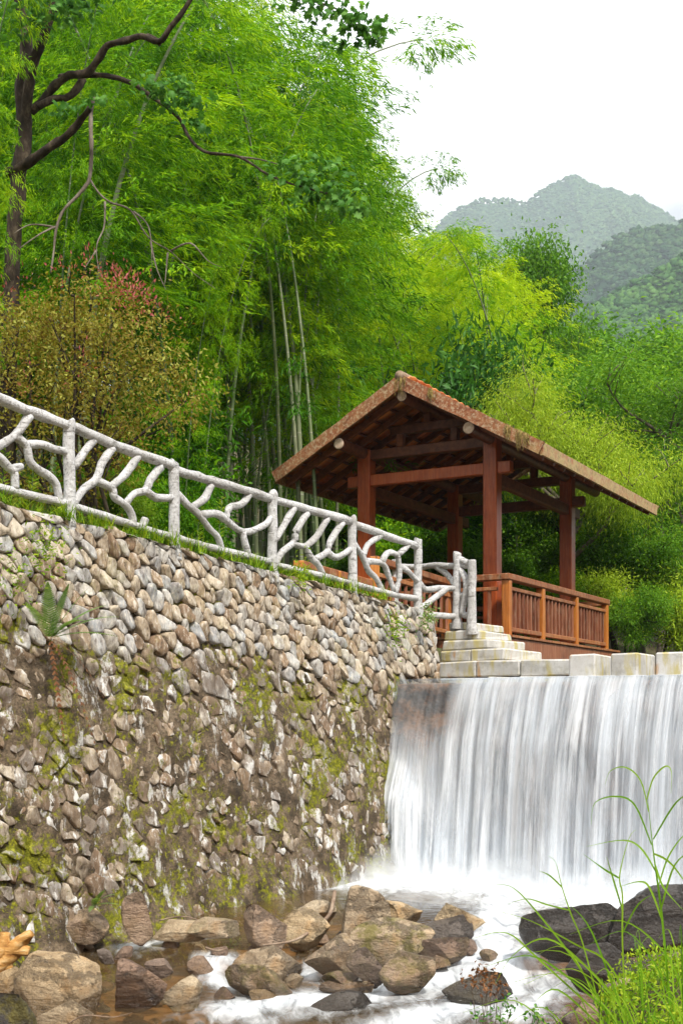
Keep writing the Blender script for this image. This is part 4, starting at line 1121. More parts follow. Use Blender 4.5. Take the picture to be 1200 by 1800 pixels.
BP = [bamboo_proto(s, 13, b, d, t0) for s, b, d, t0 in ((1, 2.2, 1, .34), (2, 3.2, .9, .28), (3, 1.6, 1.05, .40), (4, 4.2, .85, .24), (5, 2.6, 1.05, .20), (6, 3.6, .9, .45), (7, 2.0, .9, .62))]
def set_mat(o, m):
    o.material_slots[0].link = 'OBJECT'; o.material_slots[0].material = m
def bamboo(v, base, height, az, mat, label, group, thick=1.0):
    cm, cr, H, bend = BP[v]; s = height / H
    e = empty('bamboo', base, az); e.scale = (s, s, s)
    tag(e, label, 'bamboo', group)
    for nm, me in (('culm', cm), ('crown', cr)):
        o = bpy.data.objects.new(nm, me); COL.objects.link(o); o.parent = e
        if nm == 'crown' and mat != 'bamboo': set_mat(o, LM[mat])
    return e
def gpt(px, Y):
    x = (px - CX) * Y / F; return Vector((x, Y, float(ground_z(x, Y)) - .05))
rb = np.random.default_rng(12)
def grove(n, pxr, Yr, topr, mats, label, group, azr, vs=None):
    k = 0
    for i in range(n):
        px = pxr[0] + (pxr[1] - pxr[0]) * ((i + rb.uniform(.1, .9)) / n); Y = rb.uniform(*Yr); b = gpt(px, Y)
        top = CZ + (HY - rb.uniform(*topr)) * Y / F
        h = max(4.0, (top - b.z) / .93)
        mt = str(rb.choice(mats)); v = int(rb.choice(vs if vs else range(6))); az = rb.uniform(*azr); bd = BP[v][3] * h / 13
        for tr in range(14):                              # the grove's edge: crowns stay clear of the open sky
            tx, ty, tz = b.x + math.cos(az) * bd, b.y + math.sin(az) * bd, b.z + .88 * h
            pv_ = HY - (tz - CZ) / ty * F; lim = float(np.interp(pv_, [-300, 0, 60, 150, 250, 330, 380, 450, 550], [370, 430, 470, 600, 630, 720, 850, 950, 980]))
            if CX + tx / ty * F < lim: break
            az = rb.uniform(-3.1, 3.1); h *= .97; bd *= .95
        bamboo(v, b, h, az, mt, {'bamboo': 'mid green', 'bamboo_deep': 'deep green', 'bamboo_gold': 'yellow green'}[mt] + ' ' + label, group)
G1 = 'bamboos of the grove behind the fence'; G2 = 'golden bamboos beyond the pavilion roof'
grove(13, (-260, 330), (17.5, 22), (-260, 60), ['bamboo', 'bamboo_deep', 'bamboo_deep'], 'tall bamboo in the dense grove above the fence', G1, (-1.2, 1.0))
grove(22, (-330, 560), (22, 29), (-260, 60), ['bamboo', 'bamboo_deep'], 'tall bamboo in the dense grove above the fence', G1, (-1.2, 1.0))
grove(18, (-300, 640), (29, 40), (-200, 60), ['bamboo', 'bamboo_gold', 'bamboo'], 'tall bamboo in the dense grove above the fence', G1, (-1.2, 1.0))
grove(16, (-300, 420), (36, 48), (-150, 80), ['bamboo_deep'], 'tall bamboo in the dense grove above the fence', G1, (-1.0, 1.0))
grove(12, (300, 600), (24, 33), (60, 260), ['bamboo', 'bamboo_gold'], 'tall bamboo in the dense grove above the fence', G1, (-.8, .5))
grove(9, (480, 690), (30, 37), (180, 420), ['bamboo_gold', 'bamboo', 'bamboo_gold'], 'bamboo rising behind the pavilion roof', G2, (-1.0, 1.0))
grove(9, (560, 740), (36, 46), (385, 440), ['bamboo_gold', 'bamboo_gold', 'bamboo'], 'bamboo rising behind the pavilion roof', G2, (-1.0, 1.0))
grove(18, (700, 930), (31, 42), (340, 450), ['bamboo_gold', 'bamboo_gold', 'bamboo'], 'bamboo rising behind the pavilion roof', G2, (1.2, 4.8))
grove(9, (640, 860), (31, 36), (540, 640), ['bamboo_gold', 'bamboo'], 'bamboo rising behind the pavilion roof', G2, (-1.0, 3.0), [4, 4, 1])
grove(22, (300, 580), (20.5, 27), (-60, 240), ['bamboo', 'bamboo_deep'], 'slim bamboo with a bare lower culm left of the pavilion', 'slim bamboos left of the pavilion', (-.8, .8), [6, 6, 5])
# bamboos that stand clear and can be told apart
def bamboo_to(px0, Y, px1, py1, v, mat, label, back=False):
    b = gpt(px0, Y); t = at(px1, py1, Y + (1.2 if back else 0)); cm, cr, H, bend = BP[v]
    h = (t.z - b.z) / (1 - .10 * bend / 2.4)
    e = bamboo(v, b, h, 0, mat, label, G1); s = h / H
    e.scale = (max(.3, abs(t.x - b.x) / bend) if abs(t.x - b.x) > .4 else s * .3, s, s)
    if t.x < b.x: e.rotation_euler = (0, 0, math.pi)
    return e
bamboo_to(-70, 13.7, 30, -120, 1, 'bamboo', 'bamboo whose leaves hang in front of the maple trunk')
bamboo_to(96, 17.0, 205, -90, 0, 'bamboo', 'straight pale bamboo culm rising just behind the rust coloured shrub')
bamboo_to(140, 17.6, 395, -60, 2, 'bamboo', 'leaning bamboo culm crossing the dark maple branches')
bamboo_to(440, 22.6, 640, 330, 5, 'bamboo', 'pale bamboo culm leaning toward the pavilion eave')
bamboo_to(494, 23.2, 590, 420, 2, 'bamboo_deep', 'second pale bamboo culm nearest the pavilion eave')
bamboo_to(322, 18.2, 400, 420, 0, 'bamboo', 'short bamboo culm between the shrub and the pavilion')
bamboo_to(352, 19, 430, 380, 5, 'bamboo', 'slim bamboo culm beside the short one behind the fence')
bamboo_to(300, 28, 745, 60, 3, 'bamboo', 'arching bamboo whose feathery top hangs against the sky')
bamboo_to(520, 27, 770, 290, 3, 'bamboo', 'drooping bamboo top hanging low against the sky')

# ------------------------------------------------------------------ broadleaf trees
def tree_parts(seed, H, spread, trunk_r, leafL, leafW, nclus, per, style='round', droop=0., first=.35, levels=3, flat=.5):
    r = np.random.default_rng(seed); mb = MB(); tips = []
    def grow(p, d, L, rad, lev):
        pts = [p]; q = p.copy(); dd = d.copy()
        for i in range(4):
            dd = unit(dd + r.normal(0, .16, 3) + np.array([0, 0, .05 if lev else .1])); q = q + dd * L / 4; pts.append(q.copy())
            if lev >= 1: tips.append((q.copy(), lev))
        mb.tube(pts, [rad * (1 - .13 * i) for i in range(5)], 6 if lev else 9, False, .1 if lev == 0 else 0, seed, 1 if lev > 1 else 2)
        if lev >= levels: return
        for k in range(r.integers(3, 5) if lev else r.integers(5, 8)):
            f = r.uniform(.45, 1) if lev else r.uniform(first, 1); i = min(3, int(f * 4)); s = pts[i] + (pts[i + 1] - pts[i]) * (f * 4 - i)
            az = r.uniform(0, 6.28); el = r.uniform(.05, .85)
            nd = unit(.35 * dd + np.array([math.cos(az) * math.cos(el), math.sin(az) * math.cos(el), math.sin(el)]))
            grow(s, nd, L * (r.uniform(.5, .72) if lev else spread * r.uniform(.75, 1.15) / H * 1.0), rad * .5, lev + 1)
    grow(np.zeros(3), np.array([r.normal(0, .08), r.normal(0, .08), 1.0]), H * .72, trunk_r, 0)
    T = [t for t in tips if t[1] >= 2] or tips
    idx = r.integers(0, len(T), nclus); PP = []; DD = []; TO = []
    for i in idx:
        c = T[i][0]; n = per; rad = spread * .13
        off = r.normal(0, 1, (n, 3)) * rad * np.array([1, 1, flat]); off[:, 2] -= droop * np.abs(r.normal(0, 1, n)) * rad * 2
        bt = r.uniform(0, 1); dv = unit(off + 1e-6) * .8 + r.normal(0, .5, (n, 3)) + np.array([0, 0, -.3 - droop])
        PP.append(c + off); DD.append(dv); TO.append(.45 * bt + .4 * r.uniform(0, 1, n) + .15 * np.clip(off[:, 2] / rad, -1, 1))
    PP = np.concatenate(PP); DD = np.concatenate(DD); TO = np.concatenate(TO); n = len(PP)
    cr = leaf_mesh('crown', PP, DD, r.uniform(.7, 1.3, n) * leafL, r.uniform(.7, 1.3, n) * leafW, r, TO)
    return mb.mesh('trunk'), cr
TP = {
 'round': [tree_parts(s, 8, 3.6, .16, .14, .07, 900, 34) for s in (31, 32)],
 'feather': [tree_parts(s, 8, 4.4, .16, .17, .05, 620, 30, flat=.28) for s in (41, 42)],
 'willow': [tree_parts(51, 7, 3.4, .15, .13, .024, 2100, 30, droop=.45, flat=.5, first=.62)],
 'bush': [tree_parts(s, 3, 2.4, .06, .15, .05, 380, 26, first=.05) for s in (61, 62)],
}
def tree(kind, v, px, Y, top, leaf, bark, label, group=None, cat='tree', name='tree', rz=None, wide=1.0):
    b = gpt(px, Y); z1 = CZ + (HY - top) * Y / F
    tm, cr = TP[kind][v]; zs = max(q[2] for q in cr_bounds(cr)); s = (z1 - b.z) / zs
    e = empty(name, b, rb.uniform(0, 6.28) if rz is None else rz); e.scale = (s * wide, s * wide, s); tag(e, label, cat, group)
    for nm, me, m in (('trunk', tm, bark), ('crown', cr, leaf)):
        if not me.materials: me.materials.append(m)
        o = bpy.data.objects.new(nm, me); COL.objects.link(o); o.parent = e; set_mat(o, m)
    return e
_cb = {}
def cr_bounds(me):
    if me.name not in _cb:
        c = np.zeros(len(me.vertices) * 3, np.float32); me.vertices.foreach_get('co', c); c = c.reshape(-1, 3); _cb[me.name] = [np.percentile(c, 1, 0), np.percentile(c, 99.5, 0)]
    return _cb[me.name]
GR = 'trees on the bank beyond the pavilion'
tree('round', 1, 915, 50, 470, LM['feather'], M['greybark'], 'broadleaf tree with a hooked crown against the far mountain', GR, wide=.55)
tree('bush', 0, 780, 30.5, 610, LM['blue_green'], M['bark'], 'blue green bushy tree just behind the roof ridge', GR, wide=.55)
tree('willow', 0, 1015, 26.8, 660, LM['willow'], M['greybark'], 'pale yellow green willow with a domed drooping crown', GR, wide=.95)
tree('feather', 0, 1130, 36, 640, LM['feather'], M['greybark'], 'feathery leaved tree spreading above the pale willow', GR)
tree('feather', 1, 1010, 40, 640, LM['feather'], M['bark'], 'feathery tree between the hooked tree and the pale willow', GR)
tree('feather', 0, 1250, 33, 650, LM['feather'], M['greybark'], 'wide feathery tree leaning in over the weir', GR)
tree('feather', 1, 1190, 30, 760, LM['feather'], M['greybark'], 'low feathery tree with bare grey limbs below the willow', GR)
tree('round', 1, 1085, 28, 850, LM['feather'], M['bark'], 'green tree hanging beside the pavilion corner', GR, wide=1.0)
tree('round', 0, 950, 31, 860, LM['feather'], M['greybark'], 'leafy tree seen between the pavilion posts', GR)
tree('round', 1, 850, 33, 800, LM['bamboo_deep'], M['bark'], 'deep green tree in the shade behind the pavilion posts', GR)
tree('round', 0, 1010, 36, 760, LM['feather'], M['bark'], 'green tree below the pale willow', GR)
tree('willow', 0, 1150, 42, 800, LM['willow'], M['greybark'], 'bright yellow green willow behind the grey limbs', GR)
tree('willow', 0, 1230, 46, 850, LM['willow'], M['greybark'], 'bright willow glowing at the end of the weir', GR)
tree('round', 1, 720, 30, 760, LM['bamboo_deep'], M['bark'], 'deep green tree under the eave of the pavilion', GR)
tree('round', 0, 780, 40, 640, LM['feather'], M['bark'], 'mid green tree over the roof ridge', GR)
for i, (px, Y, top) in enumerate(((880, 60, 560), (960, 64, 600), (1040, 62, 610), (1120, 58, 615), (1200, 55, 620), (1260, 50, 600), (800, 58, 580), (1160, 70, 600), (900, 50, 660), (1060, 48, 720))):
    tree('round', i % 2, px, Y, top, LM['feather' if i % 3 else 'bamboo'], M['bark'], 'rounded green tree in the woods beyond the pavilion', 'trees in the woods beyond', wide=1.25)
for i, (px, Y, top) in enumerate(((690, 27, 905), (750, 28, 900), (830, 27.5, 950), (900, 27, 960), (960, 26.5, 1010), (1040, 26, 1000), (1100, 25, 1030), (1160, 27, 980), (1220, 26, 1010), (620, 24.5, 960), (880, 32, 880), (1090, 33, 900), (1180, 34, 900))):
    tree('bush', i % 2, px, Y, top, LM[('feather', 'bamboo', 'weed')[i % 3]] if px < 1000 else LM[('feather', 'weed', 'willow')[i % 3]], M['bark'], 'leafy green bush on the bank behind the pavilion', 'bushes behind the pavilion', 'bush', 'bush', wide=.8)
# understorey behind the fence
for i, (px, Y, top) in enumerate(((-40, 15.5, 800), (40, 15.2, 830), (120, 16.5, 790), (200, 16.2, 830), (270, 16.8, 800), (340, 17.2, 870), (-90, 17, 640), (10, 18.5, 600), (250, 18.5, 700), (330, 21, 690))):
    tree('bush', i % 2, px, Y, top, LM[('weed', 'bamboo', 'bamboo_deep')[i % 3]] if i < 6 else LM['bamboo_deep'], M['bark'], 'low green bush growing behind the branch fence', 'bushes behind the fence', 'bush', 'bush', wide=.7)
# the rust coloured shrub
def rust_shrub():
    r = np.random.default_rng(91); b = gpt(135, 14.3); e = empty('rust_shrub', b); tag(e, 'spreading shrub with rusty olive leaves and pink tips', 'shrub')
    mb = MB(); tips = []
    for k in range(16):
        a = r.uniform(0, 6.28); sp = r.uniform(.35, 1.5); top = np.array([math.cos(a) * sp * 1.05, math.sin(a) * sp * .75, r.uniform(1.3, 2.45) - .25 * sp])
        p0 = np.array([r.normal(0, .22), r.normal(0, .2), 0]); mid = p0 * .6 + top * .4 + np.array([0, 0, .25]) + r.normal(0, .1, 3)
        mb.tube([p0, mid, top], [.032, .022, .008], 6, False, 0, 0, 4)
        for j in range(6):
            f = r.uniform(.35, 1); q = p0 * (1 - f) ** 2 + 2 * mid * f * (1 - f) + top * f * f
            t2 = q + unit(r.normal(0, 1, 3) * [1, 1, .45] + unit(top)) * r.uniform(.25, .6); mb.tube([q, (q + t2) / 2 + r.normal(0, .04, 3), t2], [.012, .008, .004], 4, False, 0, 0, 2); tips.append(t2); tips.append((q + t2) / 2)
    mb.build('stem', M['bark'], e, False)
    n = 300; PP = []; DD = []; TO = []
    u = r.normal(0, 1, (n * 3, 3)); u = unit(u); u = u[u[:, 2] > -.25][:n]
    c = u * np.array([1.28, 1.0, 1.0]) * (r.uniform(.5, 1.0, len(u)) ** .45)[:, None] + np.array([0, 0, 1.45])
    lump = fbm(u * 2.2 + 4, 3, 8); c = c * (1 + 0 * lump[:, None]) + u * (.55 * lump)[:, None]; c = c[vnoise(c * 2.6, 19) > -.42]
    for q in list(c) + tips:
        m = 34; off = r.normal(0, 1, (m, 3)) * np.array([.20, .20, .04]); bt = r.uniform(0, 1)
        PP.append(q + off); DD.append(unit(off) + r.normal(0, .5, (m, 3)) + [0, 0, -.25]); TO.append(.55 * bt + .45 * r.uniform(0, 1, m))
    PP = np.concatenate(PP); DD = np.concatenate(DD); TO = np.concatenate(TO); m = len(PP)
    link('crown', leaf_mesh('crown', PP, DD, r.uniform(.035, .07, m), r.uniform(.017, .03, m), r, TO), LM['rust'], e, False)
    PP = []; DD = []
    for q in range(34):
        u1 = unit(np.array([r.uniform(-.1, .9), -.4 + r.normal(0, .3), r.uniform(.6, 1.2)])) if q < 22 else unit(r.normal(0, 1, 3) + [0, -.5, .8])
        q0 = u1 * np.array([1.3, 1.0, 1.08]) + np.array([0, 0, 1.5]); m = 16; off = r.normal(0, .07, (m, 3)); PP.append(q0 + off); DD.append(unit(off) + [0, 0, .5])
    PP = np.concatenate(PP); DD = np.concatenate(DD); m = len(PP)
    link('new_leaves', leaf_mesh('new_leaves', PP, DD, r.uniform(.03, .06, m), r.uniform(.014, .024, m), r, r.uniform(0, 1, m)), LM['pink'], e, False)
    e.scale = (.98, 1, 1.34)
    return e
rust_shrub()

# ------------------------------------------------------------------ the maple with the bare hanging bough
def maple():
    Yt = 14.6; b = gpt(12, Yt); e = empty('maple_tree', b); tag(e, 'dark limbed maple with one bare hanging bough over the shrub', 'tree')
    r = np.random.default_rng(17)
    def limb(name, pts, r0, r1, dy=0.0, mat='bark', n=9):
        m = len(pts); P = [at(p[0], p[1], Yt + dy * i / (m - 1)) for i, p in enumerate(pts)]
        mb = MB(); mb.tube(P, [r0 + (r1 - r0) * i / (m - 1) for i in range(m)], n, True, .34, r0 * 99, 5); mb.build(name, M[mat], e)
    g0 = b; gp = (12, HY - (b.z - .1 - CZ) / Yt * F)
    limb('trunk', [gp, (16, 640), (24, 450), (34, 310), (44, 235), (38, 165), (48, 75), (38, 10), (20, -80)], .105, .06)
    limb('limb', [(44, 235), (50, 165), (60, 110), (86, 40), (108, -40)], .068, .045, -.3)
    limb('limb', [(56, 196), (75, 178), (95, 152), (122, 133), (150, 130), (172, 105), (190, 80), (222, 72), (250, 64), (281, 73), (300, 48), (325, 15), (365, -50)], .056, .024, -.9)
    limb('limb', [(282, 78), (270, 68), (258, 62)], .032, .028, -.0)
    limb('limb', [(105, 135), (150, 132), (190, 134), (232, 146), (270, 172), (312, 204), (332, 240), (360, 266), (420, 276), (470, 306), (520, 326), (575, 340)], .034, .007, -1.6)
    limb('limb', [(146, 138), (133, 158), (118, 172), (95, 174), (66, 188)], .05, .04, -.2)
    limb('limb', [(14, 305), (45, 290), (72, 270), (110, 245), (140, 215), (158, 190)], .06, .035, -.5)
    limb('bough', [(165, 170), (160, 205), (161, 250), (158, 312), (140, 340), (112, 370), (100, 400), (95, 440), (90, 480)], .030, .010, -.6, 'greybark', 8)
    for t in ([(158, 315), (175, 340), (195, 356), (230, 370), (262, 418), (300, 442), (340, 480), (380, 508)], [(185, 355), (183, 400), (170, 435), (176, 490)], [(265, 425), (275, 470), (292, 510)], [(298, 442), (335, 428), (365, 458), (390, 470)], [(295, 445), (290, 500)], [(100, 398), (70, 412), (30, 440)], [(102, 400), (55, 395), (25, 410)], [(235, 372), (262, 400), (268, 470)], [(170, 440), (150, 470)], [(420, 276), (455, 280), (500, 292)]):
        limb('twig', t, .014, .003, -.5, 'greybark', 6)
    # lobed leaves
    def maple_leaves(name, spots):
        V = []; Fq = []; T = []
        shape = [(0, 0), (.30, .06), (.24, .22), (.52, .38), (.28, .48), (.30, .72), (.12, .66), (0, 1.0), (-.12, .66), (-.30, .72), (-.28, .48), (-.52, .38), (-.24, .22), (-.30, .06)]
        for (px, py, dY, spr, n) in spots:
            c = at(px, py, Yt + dY); bt = r.uniform(0, 1)
            for _ in range(n):
                p = np.array(c) + r.normal(0, 1, 3) * np.array([spr, .5 * spr, spr * .5]); L = r.uniform(.07, .125)
                d = unit(np.array([r.normal(0, .7), r.normal(0, .5) - .3, -.8 + r.normal(0, .35)])); s = unit(np.cross(d, r.normal(0, 1, 3) + [0, 0, 1.5])); nn = np.cross(s, d); b0 = len(V)
                for (a, h) in shape: V.append(p + s * a * L + d * h * L + nn * (abs(a) * -.15 * L))
                V.append(p + d * .42 * L + nn * .02); k = len(shape)
                for q in range(k): Fq.append((b0 + q, b0 + (q + 1) % k, b0 + k))
                T += [np.clip(.4 * bt + .6 * r.uniform(0, 1), 0, 1)] * (k + 1)
        link(name, np_mesh(name, np.array(V), np.array(Fq), False, {'tone': np.array(T)}), LM['maple'], e)
    spots = [(530, 300, -1.5, .14, 40), (565, 330, -1.5, .16, 50), (600, 345, -1.6, .14, 50), (625, 365, -1.6, .1, 30), (545, 350, -1.5, .12, 30), (500, 285, -1.4, .1, 16), (580, 290, -1.5, .12, 24),
             (560, 8, -1.2, .16, 40), (600, 25, -1.2, .18, 60), (640, 45, -1.2, .12, 45), (655, 70, -1.2, .08, 18), (610, 70, -1.2, .08, 16), (520, -5, -1.2, .14, 30),
             (290, 165, -.9, .16, 40), (330, 180, -.9, .14, 36), (265, 150, -.8, .12, 26), (160, 175, -.6, .10, 24), (110, 190, -.6, .10, 14), (310, 145, -.9, .14, 30),
             (60, 20, -.6, .25, 70), (110, 10, -.6, .22, 70), (15, 40, -.5, .2, 50), (150, -10, -.6, .2, 50), (95, -20, -.6, .25, 50), (350, 215, -1, .08, 14)]
    maple_leaves('foliage', spots)
    limb('twig', [(480, -60), (540, -5), (600, 20), (660, 62)], .02, .005, -.2)
    return e
maple()

# ------------------------------------------------------------------ ferns, grasses and weeds
def frond(mbV, mbF, mbT, p, d, L, W, r, droop, tone, npair=26):
    p = np.array(p, float); d = unit(np.array(d, float)); side0 = unit(np.cross(d, [0, 0, 1.0]) + 1e-6)
    for i in range(npair):
        t = (i + 1) / npair; c = p + d * L * t + np.array([0, 0, -droop * L * t * t]); tan = unit(d + np.array([0, 0, -2 * droop * t])); w = W * .62 * math.sin(math.pi * min(1, .12 + .88 * t)) ** .7 * (1.05 - t * .5)
        for s in (-1, 1):
            b = len(mbV); dr = unit(side0 * s + tan * .7 + np.array([0, 0, -.15])); wd = tan * L / npair * .62
            for q in (c - wd * .5, c + dr * w * .5 - wd * .5, c + dr * w, c + dr * w * .5 + wd * .7, c + wd * .6): mbV.append(q)
            mbF.append((b, b + 1, b + 3)); mbF.append((b + 1, b + 2, b + 3)); mbF.append((b, b + 3, b + 4)); mbT += [min(1, max(0, tone + r.uniform(-.25, .25)))] * 5
def fern(px, py, out, fronds, dead, label, sc=1.0, seed=3):
    r = np.random.default_rng(seed); q = at(px, py, 10.968 / (.7175 - (px - CX) / F)); a_, s_ = to_as(q.x, q.y)
    # root on the wall face along this line of sight
    best = None
    for Y in np.arange(9, 18, .02):
        w = at(px, py, Y); a_, s_ = to_as(w.x, w.y)
        if -s_ < .15 + .115 * (TOPZ(a_) - w.z) + out: best = w; break
    w = best; e = empty('fern', w); tag(e, label, 'fern', 'ferns rooted in the wall')
    V, Fq, T = [], [], []
    for (dx, dz, do, L, W, dr) in fronds:
        d = WL * dx + Vector((0, 0, dz)) + WN * do; frond(V, Fq, T, w, d, L * sc, W * sc, r, dr, .5)
    link('green_fronds', np_mesh('green_fronds', np.array(V), np.array(Fq), False, {'tone': np.array(T)}), LM['fern'], e)
    if dead:
        V, Fq, T = [], [], []
        for (dx, dz, do, L, W, dr) in dead: frond(V, Fq, T, w, WL * dx + Vector((0, 0, dz)) + WN * do, L * sc, W * sc, r, dr, .4, 20)
        link('dead_fronds', np_mesh('dead_fronds', np.array(V), np.array(Fq), False, {'tone': np.array(T)}), LM['dead'], e)
fern(88, 1122, .10, [(.75, .85, .35, .55, .15, .30), (.45, 1, .35, .50, .14, .2), (.1, 1, .3, .46, .13, .2), (-.3, 1, .3, .48, .12, .2), (1, .4, .4, .5, .14, .3), (.9, .65, .3, .6, .13, .3), (-.75, .8, .3, .45, .1, .25), (.3, .9, .7, .4, .12, .5)],
     [(.1, -.6, .6, .55, .07, .7), (.35, -.2, .5, .45, .07, .9), (.2, -.9, .3, .5, .06, .3), (-.05, -1, .3, .6, .06, .2), (.5, -.1, .4, .35, .06, 1.0)], 'big fern on the wall with brown dead fronds hanging under it', 1.4)
fern(165, 1592, .14, [(.4, .8, .6, .30, .1, .4), (-.4, .8, .6, .26, .09, .4), (.8, .4, .6, .26, .09, .4), (0, 1, .6, .28, .09, .3), (-.8, .3, .6, .22, .08, .4)], None, 'small bright fern at the foot of the wall', 1.0, 5)
def clump(name, label, cat, spots, matk, group=None, seed=1, blade=(.25, .5), w=.012, per=14, lean=.5):
    """a tuft of strap leaves on each given base point, one thing"""
    r = np.random.default_rng(seed); V = []; Fq = []; T = []
    for b in spots:
        b = np.array(b)
        for _ in range(per):
            L = r.uniform(*blade); az = r.uniform(0, 6.28); ln = r.uniform(.1, lean); d0 = unit(np.array([math.cos(az) * ln, math.sin(az) * ln, 1])); s = unit(np.cross(d0, [math.cos(az), math.sin(az), .2]) + 1e-6); ww = w * r.uniform(.6, 1.3); i0 = len(V); n = 5; tn = r.uniform(0, 1)
            p0 = b + r.normal(0, .03, 3) * [1, 1, 0]
            for i in range(n + 1):
                t = i / n; c = p0 + d0 * L * t + np.array([math.cos(az), math.sin(az), -.6]) * (ln * L * .7 * t * t); k = ww * (1 - t ** 1.6) * .5 + .0006
                V += [c - s * k, c + s * k]; T += [tn] * 2
            for i in range(n): Fq.append((i0 + 2 * i, i0 + 2 * i + 1, i0 + 2 * i + 3, i0 + 2 * i + 2))
    o = link(name, np_mesh(name, np.array(V), np.array(Fq), True, {'tone': np.array(T)}), LM[matk]); 
    return o
# turf along the top of the wall (uncountable)
r = np.random.default_rng(8); sp = []
for _ in range(900):
    a = r.uniform(-2.8, 5.4); p = A0 + WL * a + WN * (r.uniform(-.8, -.02) if r.random() < .6 else r.uniform(-.2, .10)); sp.append((p.x, p.y, TOPZ(a) - .02 + (.02 if r.random() < .5 else 0)))
o = clump('grass', '', '', sp, 'weed', None, 8, (.06, .24), .011, 9, .9); tag(o, 'short grass and weeds along the top of the wall', 'grass', kind='stuff')
sp = [];
for _ in range(900):
    a = r.uniform(-3, 8); s_ = r.uniform(.9, 6); p = A0 + WL * a - WN * s_; sp.append((p.x, p.y, float(ground_z(p.x, p.y)) - .02))
o = clump('undergrowth', '', '', sp, 'weed', None, 9, (.2, .6), .02, 9, 1.1); tag(o, 'long grass on the slope behind the fence', 'grass', kind='stuff')
# weeds rooted in the wall stones
def weed(px, py, n, size, label, mat='weed', seed=1, spread=.1):
    r = np.random.default_rng(seed)
    for Y in np.arange(9, 18, .02):
        w = at(px, py, Y); a_, s_ = to_as(w.x, w.y)
        if -s_ < .15 + .115 * (TOPZ(a_) - w.z) + .05: break
    P = np.array(w) + r.normal(0, 1, (n, 3)) * np.array([spread, spread, spread * 1.2]) * .7; out = np.array(WN)
    P = P - np.outer(np.minimum(0, (P - np.array(w)) @ out), out) * 1.8
    D = out * .8 + r.normal(0, .6, (n, 3)); 
    o = link('wall_weed', leaf_mesh('wall_weed', P, D, r.uniform(.6, 1.3, n) * size, r.uniform(.6, 1.2, n) * size * .4, r, r.uniform(.3, 1, n)), LM[mat]); tag(o, label, 'weed', 'weeds growing from the wall', 'stuff')
weed(70, 955, 240, .05, 'yellow green weed tangle on the wall just below the first fence post', seed=1, spread=.16)
weed(20, 1010, 160, .05, 'thin brown and green weed tangle above the big fern', seed=2, spread=.16)
weed(685, 1105, 200, .055, 'bright yellow weed on the cobbles near the granite steps', seed=3, spread=.15)
weed(742, 1085, 160, .06, 'drooping green weed on the wall corner by the granite steps', 'fern', seed=4, spread=.12)
weed(420, 1230, 160, .022, 'patch of yellow moss cushion in the middle of the wall', seed=5, spread=.12)
weed(520, 1010, 160, .05, 'leafy weed at the foot of a fence post above the cobbles', seed=6, spread=.12)
weed(405, 1640, 110, .045, 'green tuft growing by the pinkish squarish boulder', 'grass', seed=7, spread=.07)
for i, (px, hgt) in enumerate(((352, .5), (390, .7), (60, .45), (10, .6))):
    p = fence_pt(px, 960); a_, s_ = to_as(p.x, p.y); q = A0 + WL * a_ - WN * .06; z = TOPZ(a_)
    mb = MB(); mb.tube([(q.x, q.y, z), (q.x + .02, q.y, z + hgt * .5), (q.x + .05, q.y, z + hgt)], [.006, .005, .003], 5, True, 0, 0, 3)
    e = empty('tall_weed', (q.x, q.y, z)); tag(e, ('tall leafy weed on the wall top below a bowed fence branch', 'tallest thin weed crossing the fence rail', 'thin dry weed before the rust shrub', 'dry grass stalk by the forked fence branch')[i], 'weed', 'tall weeds on the wall top')
    mb.build('stalk', LM['grass'] if False else M['culm'], e); rr = np.random.default_rng(i); n = 60; t = rr.uniform(.1, 1, n); P = np.stack([q.x + .05 * t, q.y + 0 * t, z + hgt * t], -1); az = rr.uniform(0, 6.28, n)
    link('leaves', leaf_mesh('leaves', P, np.stack([np.cos(az), np.sin(az), .5 + 0 * az], -1), .10 * (1.1 - t * .6), .014, rr, rr.uniform(.3, 1, n)), LM['weed'], e)

# near bank: reed clumps with long arching blades
def ribbon(V, Fq, T, pts, w, tn, r):
    P = [np.array(p) for p in pts]; Q = []
    for i in range(len(P) - 1):
        p0, p1, p2, p3 = P[max(i - 1, 0)], P[i], P[i + 1], P[min(i + 2, len(P) - 1)]
        for k in range(5):
            t = k / 5; Q.append(.5 * (2 * p1 + (p2 - p0) * t + (2 * p0 - 5 * p1 + 4 * p2 - p3) * t * t + (3 * p1 - p0 - 3 * p2 + p3) * t ** 3))
    Q.append(P[-1]); m = len(Q); i0 = len(V); tw = r.uniform(0, 3)
    for i, c in enumerate(Q):
        d = unit(Q[min(i + 1, m - 1)] - Q[max(i - 1, 0)]); t = i / (m - 1); a = unit(np.cross(d, [math.sin(tw) * .5, -1, .2 * math.cos(tw)])); nrm = np.cross(a, d); k = w * (.35 + .65 * math.sin(math.pi * min(1, t + .18))) * (1 - t ** 4) * .5 + .0006
        V += [c - a * k + nrm * k * .35, c, c + a * k + nrm * k * .35]; T += [tn] * 3
    for i in range(m - 1):
        b = i0 + 3 * i; Fq += [(b, b + 1, b + 4, b + 3), (b + 1, b + 2, b + 5, b + 4)]
